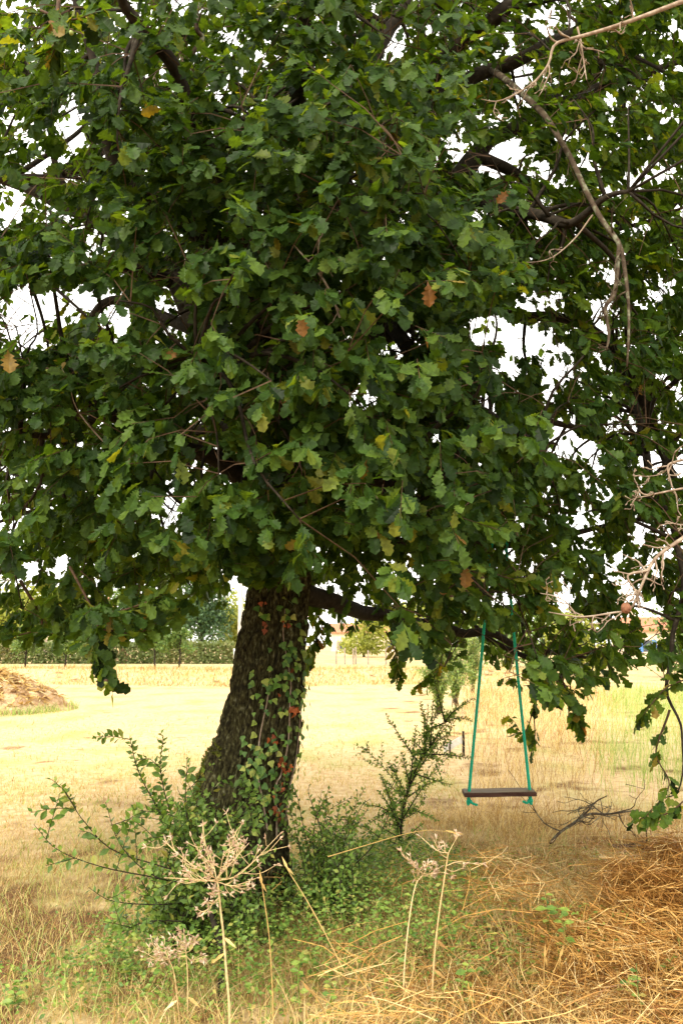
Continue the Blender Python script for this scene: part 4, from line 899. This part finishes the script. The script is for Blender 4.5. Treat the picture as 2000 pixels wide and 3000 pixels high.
# ragged longer dry grass round the tree and in the foreground
g = Geo()
Pn = scatter(64000, -2.2, 3.6, 3.3, 8.6, lambda x, y: np.clip((.25 * coverzone(x, y) + .8 * (1 - sstep(4.2, 6.2, y + 1.6 * (zn(x, y, 1.2, 96) - .5))) * (1 - .6 * hayzone(x, y)) * zn(x, y, 2, 81) ** 2 * 2.4 + 1.0 * sstep(.3, .8, x) * sstep(4.7, 5.3, y) * (1 - sstep(7.8, 8.6, y)) * np.clip(3 * zn(x, y, 1.9, 82) - .8, .12, 1)), 0, 1)); k = len(Pn)
blades(g, Pn, RNG.uniform(.06, .26, k) * np.where(Pn[:, 1] > 5.2, .75, 1) * (1 - .5 * sstep(-.5, -1.1, Pn[:, 0])), RNG.uniform(.0025, .005, k), RNG.uniform(.2, 1.9, k), RNG.uniform(0, 6.28, k), np.clip(RNG.random(k) * .8 + .5 * (fbm(Pn * 1.6, 2, 93) - .35) + .15 * sstep(5, 6, Pn[:, 1]), 0, .98), 3)
o = g.build('dry_grass', M['straw']); tag(o, 'ragged ankle-high dry grass among the weeds round the trunk', 'grass', kind='stuff')
g = Geo()
Pn = scatter(16000, -2.2, 2.8, 3.3, 7.5, lambda x, y: np.clip(.5 * coverzone(x, y) + .12, 0, 1)); k = len(Pn)
blades(g, Pn, RNG.uniform(.06, .22, k), RNG.uniform(.003, .006, k), RNG.uniform(.2, 1.2, k), RNG.uniform(0, 6.28, k), RNG.random(k) * .75, 3)
o = g.build('green_grass', M['green_grass']); tag(o, 'sparse fresh green grass growing through the weeds under the oak', 'grass', kind='stuff')
# tall unmown grass
g = Geo()
Pn = scatter(80000, .5, 14, 6.3, 30, lambda x, y: tallzone(x, y) * np.clip(9 / y, .25, 1) * np.clip(2.2 * zn(x, y, 1.3, 87) - .4, .08, 1)); k = len(Pn)
tp_x = project(Pn)[0]; Pn = Pn[~((tp_x > 1285) & (tp_x < 1372) & (Pn[:, 1] > 8.5) & (Pn[:, 1] < 13.5))]; k = len(Pn)
greenish = sstep(.27, .35, Pn[:, 0] / Pn[:, 1]) * sstep(8, 10, Pn[:, 1]) * (.5 + .5 * noise3(Pn * .6, 83))
isg = RNG.random(k) < greenish * 1.3
hh = RNG.uniform(.18, .6, k) * np.clip(.45 + .5 * (fbm(Pn * .9, 2, 84)) + .3 * sstep(8, 12, Pn[:, 1]), .3, 1.3)
dr = ~isg
blades(g, Pn[dr], hh[dr], np.maximum(RNG.uniform(.003, .006, dr.sum()), Pn[dr][:, 1] * .00045), RNG.uniform(.1, 1.1, dr.sum()), RNG.normal(.4, 1.9, dr.sum()), np.clip(RNG.random(dr.sum()) * .55 + .44, 0, .99), 3)
o = g.build('tall_dry_grass', M['straw']); tag(o, 'tall golden dry grass standing uncut beyond the swing', 'grass', kind='stuff')
g = Geo(); blades(g, Pn[isg], hh[isg] * .9, np.maximum(RNG.uniform(.004, .007, isg.sum()), Pn[isg][:, 1] * .0005), RNG.uniform(.05, .5, isg.sum()), RNG.normal(.4, 1.6, isg.sum()), RNG.random(isg.sum()) * .95, 3)
o = g.build('tall_green_grass', M['green_grass']); tag(o, 'tall light green grass patch beyond the golden grass', 'grass', kind='stuff')
# cut hay lying in the foreground
g = Geo()
Pn = scatter(95000, -.6, 3.2, 3.3, 6.2, lambda x, y: hayzone(x, y)); k = len(Pn)
az = 7.0 * fbm(Pn * 1.6, 2, 85) + RNG.normal(-1.2, 1.05, k); L = RNG.uniform(.10, .5, k) ; up = RNG.uniform(.0, .10, k) + .42 * np.clip(fbm(Pn * 2.5, 2, 86) - .42, 0, 1) * 2
dv = np.stack([np.cos(az), np.sin(az), RNG.normal(0, .24, k)], 1); sd = np.stack([-np.sin(az), np.cos(az), RNG.normal(0, .3, k)], 1)
wv = RNG.uniform(.0016, .0036, k); arch = RNG.uniform(0, .035, k); bendh = RNG.normal(0, .07, k); rows = []
for q, tt in enumerate((-.5, -.17, .17, .5)):
    c = Pn + np.array([0, 0, 1.]) * (up + arch * (1 - 4 * tt * tt) + .006)[:, None] + dv * (L * tt)[:, None] + sd * (bendh * (4 * tt * tt - .4))[:, None]
    gz = ground_h(c[:, 0], c[:, 1]) + .003; c[:, 2] = np.maximum(c[:, 2], gz)
    rows += [c - sd * (wv * .5)[:, None], c + sd * (wv * .5)[:, None] + np.array([0, 0, .0015])]
Vh = np.stack(rows, 1); Th = np.array([(0, 1, 3), (0, 3, 2), (2, 3, 5), (2, 5, 4), (4, 5, 7), (4, 7, 6)])
g.add(Vh.reshape(-1, 3), (Th[None] + (np.arange(k) * 8)[:, None, None]).reshape(-1, 3), np.repeat(np.clip(RNG.beta(1.5, 1.7, k) * .75 + .5 * (fbm(Pn * 2.2, 2, 92) - .4), 0, .99), 8))
o = g.build('cut_hay', M['hay']); tag(o, 'loose golden cut hay lying matted on the ground', 'hay', kind='stuff')
# creeping green ground cover
g = Geo()
Pn = scatter(110000, -2.4, 3.4, 3.4, 7.4, coverzone); k = len(Pn)
Pn[:, 2] += RNG.uniform(.01, .26, k) * np.clip(coverzone(Pn[:, 0], Pn[:, 1]) + .1, .15, 1); az = RNG.uniform(0, 6.28, k)
place(g, OVAL_LO, frames(np.stack([np.cos(az), np.sin(az), RNG.normal(.1, .4, k)], 1), np.array([0, -.4, 1.]) + RNG.normal(0, .45, (k, 3))), RNG.uniform(.014, .038, k), Pn, RNG.random(k) * .97)
tag(g.build('ground_cover', M['cover_leaf']), 'low green creeping weeds spreading round the trunk foot', 'weeds', kind='stuff')
g = Geo(); kx = RNG.uniform(-22, 9, 9000); ky = 34 + .02 * (kx + 5) + np.sin(kx * .35) + RNG.uniform(-.3, 4.2, 9000); Pn = np.stack([kx, ky, ground_h(kx, ky)], 1)
blades(g, Pn, RNG.uniform(.06, .3, 9000), RNG.uniform(.02, .04, 9000), RNG.uniform(.3, 1.2, 9000), RNG.uniform(0, 6.28, 9000), RNG.random(9000) * .6 + .35 * (RNG.random(9000) < .25), 2)
tag(g.build('bank_grass', M['mown']), 'rough brownish grass on the low bank across the far field', 'grass', kind='stuff')
# single green weeds standing in the hay
def small_weed(px_, py_, h, n, label, size=.045, group=None):
    b_ = gpt(px_, py_); root = thing('green_weed', label, 'weed', b_, group); g = Geo()
    top = b_ + np.array([random.gauss(0, .05), random.gauss(0, .04), h]); Q = spline([b_ - np.array([0, 0, .02]), (b_ + top) / 2 + RNG.normal(0, .02, 3), top], 12); tube(g, Q, np.linspace(.0035, .0015, 12), 5); g.build('stem', M['cover_leaf'], root, smooth=True)
    gg = Geo(); gg.add(*OVAL); mm = [gg.mesh('leaf', M['cover_leaf'])]
    for q in range(n):
        f = q / n; p_ = Q[int(f * 11)]; a = q * 2.4
        leaf_obj(mm, root, p_, frames(np.array([[math.cos(a), math.sin(a) * .8, .25 - .3 * random.random()]]), np.array([[0, -.6, 1.]]) + RNG.normal(0, .3, (1, 3)))[0], size * random.uniform(.7, 1.3) * (1.2 - .5 * f))
small_weed(1640, 2840, .36, 20, 'bright green weed climbing up through the heap of hay', .065)
small_weed(1600, 2780, .28, 14, 'green weed standing behind the bright green one in the hay', .06)
for (x, y, h, n) in ((1870,2990,.24,18),(1790,2960,.16,14),(1360,2960,.22,16),(1220,3000,.16,12),(1120,2990,.15,12),(1420,2890,.12,10),(1960,2930,.2,14),(1710,2900,.12,10),(1540,2880,.12,9),(60,2930,.10,12),(30,2960,.10,10)):
    small_weed(x, y, h, n, 'small green weed sprouting low through dry straw', .05, 'small weeds in the straw')
for (x, y, h, n) in ((880,2960,.24,16),(1000,2990,.18,14),(930,2900,.2,16),(720,2740,.24,16),(700,2820,.2,14),(370,2870,.12,16),(330,2830,.1,14),(400,2840,.1,14)):
    small_weed(x, y, h, n, 'bright green broad-leaved weed growing in the grass before the shrub', .05, 'broad-leaved weeds before the shrub')

# ------------------------------------------------------------------ small things on the field edge
def post(name, px_, ytop, ybase, r, mat, label, cat, Yd=None, group=None):
    b_ = gpt(px_, ybase) if Yd is None else at(px_, ybase, Yd); b_[2] = float(ground_h(b_[0], b_[1])); tp = at(px_, ytop, b_[1]); g = Geo()
    Q = spline([b_ - np.array([0, 0, .1]), (b_ + tp) / 2 + np.array([random.gauss(0, .01), 0, 0]), tp], 8); tube(g, Q, np.linspace(r, r * .8, 8), 7)
    tag(g.build(name, M[mat], smooth=True, origin=b_), label, cat, group); return b_, tp
sA = post('stake', 1356, 2142, 2215, .022, 'limb_bark', 'short dark wooden stake in the tall grass holding a white tape', 'stake')
sB = post('stake', 1319, 2168, 2215, .018, 'lichen_wood', 'short grey stake beside the lower end of the white tape', 'stake')
M['white'] = noise_mat('white', [(.3, (.7, .68, .62)), (.7, (.85, .84, .8))], (20, 20, 20), .6, .3, 0)
g = Geo(); yy = sA[0][1]; Pt = spline(wp([(1358,2166,yy),(1340,2172,yy),(1322,2184,yy),(1300,2196,yy)]), 20)
for q in range(len(Pt) - 1):
    a0, a1 = Pt[q], Pt[q + 1]; hgt = np.array([0, 0, .055]); th_ = np.array([0, .004, 0])
    g.add([a0 - hgt, a0 + hgt, a1 + hgt, a1 - hgt, a0 - hgt + th_, a0 + hgt + th_, a1 + hgt + th_, a1 - hgt + th_], [(0, 1, 2), (0, 2, 3), (5, 4, 7), (5, 7, 6), (1, 5, 6), (1, 6, 2), (0, 3, 7), (0, 7, 4)])
tag(g.build('fence_tape', M['white'], origin=Pt[0]), 'white fence tape slung between two short stakes', 'fence tape')
M['grey_wood'] = noise_mat('grey_wood', [(.3, (.22, .17, .13)), (.7, (.36, .30, .24))], (9, 9, 9), .9, .1, 0)
for x, tp_, bs in ((985,1905,1940),(1010,1898,1942),(1035,1900,1940),(1042,1895,1940),(1078,1905,1940),(1130,1905,1938)):
    post('fence_post', x, tp_, bs, .05, 'grey_wood', 'weathered grey fence post at the far edge of the field', 'fence post', 46, 'fence posts at the far field edge')
M['concrete'] = noise_mat('concrete', [(.3, (.50, .49, .46)), (.7, (.66, .65, .62))], (2, 2, 4), .85, .2, 0)
M['metal'] = noise_mat('metal', [(.3, (.2, .2, .2)), (.7, (.3, .3, .3))], (5, 5, 5), .5, .5, 0)
pb = at(702, 1940, 44); pb[2] = float(ground_h(pb[0], 44)); po = thing('utility_pole', 'pale concrete utility pole standing behind the oak trunk by the hedge', 'pole', pb)
g = Geo(); tube(g, [pb - np.array([0, 0, .3]), pb + np.array([0, 0, 4]), pb + np.array([0, 0, 8.2])], [.15, .12, .09], 10); g.build('shaft', M['concrete'], po, smooth=True)
g = Geo(); tube(g, [pb + np.array([-.7, 0, 7.9]), pb + np.array([0, 0, 7.92]), pb + np.array([.7, 0, 7.9])], .05, 6); g.build('crossarm', M['metal'], po)
for q in (-.6, 0, .6):
    g = Geo(); tube(g, [pb + np.array([q, 0, 7.92]), pb + np.array([q, 0, 8.05]), pb + np.array([q, 0, 8.18])], [.04, .06, .03], 8); g.build('insulator', M['white'], po, smooth=True)
post('stake', 686, 1900, 1945, .05, 'white', 'short pale stake at the foot of the concrete pole', 'stake', 42)

# hay and earth mound
mb = at(-40, 2055, 21); mb[2] = 0
g = Geo(); nu, nv = 90, 40; Vv = []
for i in range(nv + 1):
    for j in range(nu):
        a = j / nu * 2 * math.pi; r = i / nv; R_ = 1.75 * (1 + .1 * math.sin(3 * a + 1) + .06 * math.sin(7 * a))
        Vv.append([mb[0] + math.cos(a) * r * R_ * 1.05, mb[1] + math.sin(a) * r * R_, 1.02 * max(0, 1 - r ** 1.7) ** 1.0])
Vv = np.array(Vv); nn_ = fbm(Vv * 2.6, 4, 88) - .5; Vv[:, 2] += nn_ * .45 * (Vv[:, 2] > .02); Vv[:, :2] += (fbm(Vv * 3, 2, 89) - .5)[:, None] * .25; Vv[-nu:, 2] = -.08
Tm = []
for i in range(nv):
    for j in range(nu): p0_, p1_ = i * nu + j, i * nu + (j + 1) % nu; Tm += [(p0_, p0_ + nu, p1_ + nu), (p0_, p1_ + nu, p1_)]
g.add(Vv, np.array(Tm))
M['mound'] = noise_mat('mound', [(.3, (.26, .15, .08)), (.5, (.44, .30, .17)), (.7, (.58, .45, .27))], (3, 3, 5), .95, .1, .9, 14, dist=.1)
mo = thing('mound', 'heap of dry earth and hay in the field', 'mound', mb); g.build('heap', M['mound'], mo, smooth=True)
g = Geo(); a = RNG.uniform(0, 6.28, 1800); rr_ = RNG.uniform(1.5, 2.1, 1800); Pn = np.stack([mb[0] + np.cos(a) * rr_ * 1.05, mb[1] + np.sin(a) * rr_, a * 0], 1)
blades(g, Pn, RNG.uniform(.08, .3, 1800), RNG.uniform(.012, .02, 1800), RNG.uniform(.2, .9, 1800), RNG.uniform(0, 6.28, 1800), RNG.random(1800) * .8, 2); g.build('fringe_grass', M['green_grass'], mo, kind='stuff')
g = Geo(); ids = RNG.integers(0, nu * (nv - 4), 5000); Pn = Vv[ids]; a = RNG.uniform(0, 6.28, 5000)
place(g, LANCE, frames(np.stack([np.cos(a), np.sin(a), RNG.normal(0, .4, 5000)], 1), np.array([0, 0, 1.]) + RNG.normal(0, .4, (5000, 3))), RNG.uniform(.1, .3, 5000), Pn, RNG.random(5000)); g.build('straw_cover', M['straw'], mo, kind='stuff')

# ------------------------------------------------------------------ young trees, hedge, far trees, houses
M['far_dark'] = leaf_mat('far_dark', [(0, (.035, .075, .03)), (.6, (.06, .12, .045)), (1, (.10, .17, .06))], trans=.2)
M['far_mid'] = leaf_mat('far_mid', [(0, (.07, .13, .03)), (.6, (.13, .21, .05)), (1, (.22, .28, .07))], trans=.3)
M['far_yellow'] = leaf_mat('far_yellow', [(0, (.20, .24, .04)), (.6, (.32, .34, .06)), (1, (.42, .42, .12))], trans=.35)
M['hedge_leaf'] = leaf_mat('hedge_leaf', [(0, (.08, .11, .035)), (.45, (.14, .18, .05)), (.75, (.22, .2, .08)), (1, (.26, .17, .10))], trans=.2)
def far_tree(name, px_, Yd, h, rad_, mat, label, lf=.3, n=3500, trunk_h=.35, lobes=9, group=None, cat='tree', conif=False):
    b_ = at(px_, 1940, Yd); b_[2] = float(ground_h(b_[0], b_[1])); root = thing(name, label, cat, b_, group); g = Geo(); rr = random.Random(int(px_ * 7 + Yd))
    tube(g, spline([b_ - np.array([0, 0, .1]), b_ + np.array([rr.gauss(0, .03) * h, 0, h * .4]), b_ + np.array([0, 0, h * .85])], 10), np.linspace(.028 * h, .006 * h, 10), 8); cs = []
    for lobe_ in range(lobes):
        f = rr.uniform(trunk_h, .92); q = rad_ * (1 - .55 * abs(f - .55) * 1.6) if not conif else rad_ * (1.05 - f)
        a = rr.uniform(0, 6.28); c = b_ + np.array([math.cos(a) * q * .6, math.sin(a) * q * .6, h * f]); cs.append((c, rad_ * rr.uniform(.32, .55)))
        tube(g, [b_ + np.array([0, 0, h * f * .6]), (b_ + np.array([0, 0, h * f * .75]) + c) / 2, c], [.010 * h, .007 * h, .003 * h], 5)
    g.build('trunk', M['limb_bark'], root, smooth=True)
    g = Geo(); P_ = []; 
    for c, q in cs:
        u = nrm(RNG.normal(size=(n // lobes, 3))); P_.append(c + u * (q * RNG.uniform(.45, 1.08, (len(u), 1))) * np.array([1.15, 1.15, .8]))
    P_ = np.concatenate(P_); P_ = P_[P_[:, 2] > b_[2] + .08 * h]; k = len(P_)
    place(g, QUAD, frames(RNG.normal(0, 1, (k, 3)) + np.array([0, 0, -.3]), RNG.normal(0, .8, (k, 3)) + np.array([0, 0, .8])), lf * RNG.uniform(.6, 1.3, k), P_, RNG.random(k) * .98)
    g.build('crown', M[mat], root, kind='stuff')
    return root
# saplings at the edge of the mown field
def young(px_, ybase, h, label):
    b_ = gpt(px_, ybase); root = thing('young_tree', label, 'sapling', b_); gt = Geo(); LF = []
    for k in range(40):
        a = random.uniform(0, 6.28); r_ = random.uniform(.1, .42) * h * .55; tgt = b_ + np.array([math.cos(a) * r_, math.sin(a) * r_, h * random.uniform(.35, 1.05)]); f = random.uniform(.05, .3)
        grow_shoot(gt, LF, [b_ + np.array([random.gauss(0, .04), 0, h * f * .3]), b_ * .5 + tgt * .5 + np.array([-math.cos(a) * .12, 0, .1 * h]), tgt], .115, .032, .010, 3, k + px_, .15)
    finish_plant(root, gt, LF, 'pale_leaf', OVAL_LO, 'lichen_wood')
young(1285, 2100, 2.1, 'pale green young tree at the edge of the mown field')
young(1335, 2075, 2.0, 'slender young tree behind the pale green one at the field edge')
young(1385, 2035, 2.4, 'farthest young tree in the row along the field edge')
# hedge
h0, h1, HY, Hh = at(-350, 1945, 48)[0], at(690, 1945, 48)[0], 48.0, 1.15
hb = np.array([(h0 + h1) / 2, HY, .5]); he = thing('hedge', 'long clipped brownish green hedge at the far side of the field', 'hedge', hb)
g = Geo(); k = 18000; Pn = np.stack([RNG.uniform(h0, h1, k), HY + RNG.uniform(-.55, .55, k), .5 + RNG.uniform(0, Hh, k)], 1)
face_ = RNG.random(k); Pn[:, 1] = np.where(face_ < .55, HY - .55 + RNG.normal(0, .05, k), Pn[:, 1]); Pn[:, 2] = np.where((face_ > .55) & (face_ < .85), .5 + Hh + RNG.normal(0, .04, k), Pn[:, 2])
place(g, QUAD, frames(RNG.normal(0, 1, (k, 3)), RNG.normal(0, .7, (k, 3)) + np.array([0, -.7, .4])), RNG.uniform(.12, .25, k), Pn, np.clip(noise3(Pn * .8, 91) * .6 + RNG.random(k) * .4, 0, .98)); g.build('foliage', M['hedge_leaf'], he, kind='stuff')
g = Geo()
for q in np.arange(h0, h1, .8): tube(g, [[q, HY, .35], [q + .1, HY, .9], [q, HY, 1.5]], [.05, .04, .02], 5)
g.build('stems', M['limb_bark'], he, kind='stuff')
far_tree('conifer_tree', 590, 56, 7.2, 2.6, 'far_dark', 'dark evergreen tree rising directly behind the hedge', .24, 7000, .12, 16, conif=True)
far_tree('broadleaf_tree', 470, 60, 8.5, 3.0, 'far_mid', 'mid green round tree behind the hedge beside the dark evergreen', .3, 5000, .15, 12)
far_tree('broadleaf_tree', 720, 62, 5.2, 2.3, 'far_yellow', 'yellow-green tree behind the concrete utility pole', .3, 3500, .15, 10)
far_tree('broadleaf_tree', 250, 62, 6.5, 3.4, 'far_mid', 'broad green tree behind the hedge near the mound side', .3, 5000, .12, 12)
far_tree('broadleaf_tree', 40, 58, 6.0, 3.2, 'far_yellow', 'light green tree behind the hedge above the hay mound', .3, 5000, .12, 12)
far_tree('broadleaf_tree', 1230, 70, 5.5, 3.2, 'far_yellow', 'light green tree far beyond the fence posts', .32, 4000, .12, 10)
far_tree('broadleaf_tree', 1065, 75, 4.2, 2.6, 'far_yellow', 'low yellow-green tree beyond the fence posts beside the far cream house', .3, 3500, .06, 10)
far_tree('broadleaf_tree', 1480, 60, 5.0, 3.6, 'far_mid', 'green bushy tree far beyond the swing', .32, 4500, .08, 12)
far_tree('broadleaf_tree', 1720, 46, 3.4, 2.6, 'far_yellow', 'light green bush at the far end of the tall grass', .26, 4000, .05, 10, cat='bush')
far_tree('broadleaf_tree', 2060, 42, 3.6, 2.6, 'far_mid', 'green bush beside the cream house at the end of the tall grass', .26, 4000, .05, 10, cat='bush')
for x, yb, wh in ((75, 41, 'closest to the hay mound'), (192, 41, 'second from the hay mound'), (455, 40, 'second from the concrete pole'), (525, 40, 'closest to the concrete pole')):
    far_tree('fruit_tree', x, yb, 1.9, .75, 'far_mid', 'small thin-trunked fruit tree before the hedge, ' + wh, .15, 1300, .42, 7, 'young fruit trees before the hedge')
M['render_cream'] = noise_mat('render_cream', [(.3, (.62, .52, .38)), (.7, (.72, .63, .48))], (2, 2, 2), .9, .1, 0)
M['roof_tile'] = noise_mat('roof_tile', [(.3, (.34, .13, .07)), (.7, (.50, .24, .14))], (3, 12, 3), .85, .15, .5, 20)
M['shutter'] = noise_mat('shutter', [(.3, (.06, .16, .42)), (.7, (.10, .24, .55))], (4, 4, 4), .5, .3, 0)
M['glass'] = noise_mat('glass', [(.3, (.03, .04, .05)), (.7, (.06, .07, .09))], (1, 1, 1), .12, .6, 0)
def box(g, x0, x1, y0, y1, z0, z1):
    g.add([(x, y, z) for x in (x0, x1) for y in (y0, y1) for z in (z0, z1)], [(0, 1, 3), (0, 3, 2), (4, 6, 7), (4, 7, 5), (0, 4, 5), (0, 5, 1), (2, 3, 7), (2, 7, 6), (1, 5, 7), (1, 7, 3), (0, 2, 6), (0, 6, 4)])
def house(px_, Yd, wd, hgt, label, shut='shutter'):
    b_ = at(px_, 1930, Yd); b_[2] = 0; root = thing('house', label, 'house', b_); x0, x1, y0, y1 = b_[0] - wd / 2, b_[0] + wd / 2, Yd, Yd + 8
    g = Geo(); box(g, x0, x1, y0, y1, -.3, hgt); g.build('wall', M['render_cream'], root)
    g = Geo(); ov = .45; zr = hgt + 1.7
    g.add([(x0 - ov, y0 - ov, hgt), (x1 + ov, y0 - ov, hgt), (x1 + ov, y1 + ov, hgt), (x0 - ov, y1 + ov, hgt), (x0 - ov, (y0 + y1) / 2, zr), (x1 + ov, (y0 + y1) / 2, zr), (x0 - ov, y0 - ov, hgt + .12), (x1 + ov, y0 - ov, hgt + .12)],
          [(0, 1, 7), (0, 7, 6), (6, 7, 5), (6, 5, 4), (3, 4, 5), (3, 5, 2), (0, 6, 4), (0, 4, 3), (1, 2, 5), (1, 5, 7), (0, 3, 2), (0, 2, 1)])
    rf = g.build('roof', M['roof_tile'], root); g = Geo(); box(g, x0 + 1, x0 + 1.6, (y0 + y1) / 2 - .3, (y0 + y1) / 2 + .3, zr - .6, zr + .7); g.build('chimney', M['render_cream'], rf)
    for q in range(3):
        xc = x0 + wd * (q + .5) / 3
        for zc in ([1.5] if hgt < 4 else [1.5, 4.1]):
            g = Geo(); box(g, xc - .5, xc + .5, y0 - .02, y0 + .05, zc - .65, zc + .65); wi = g.build('window', M['glass'], root)
            for s_ in (-1, 1):
                g = Geo(); box(g, xc + s_ * .78 - .26, xc + s_ * .78 + .26, y0 - .07, y0 - .01, zc - .7, zc + .7); g.build('shutter', M[shut], wi)
house(1975, 95, 9, 3.2, 'low cream house with blue shutters beyond the tall grass')
house(1075, 140, 12, 3.6, 'cream house with terracotta roof far behind the fence posts', 'grey_wood')
house(110, 85, 11, 5.0, 'cream house with tiled roof behind the light green trees', 'grey_wood')
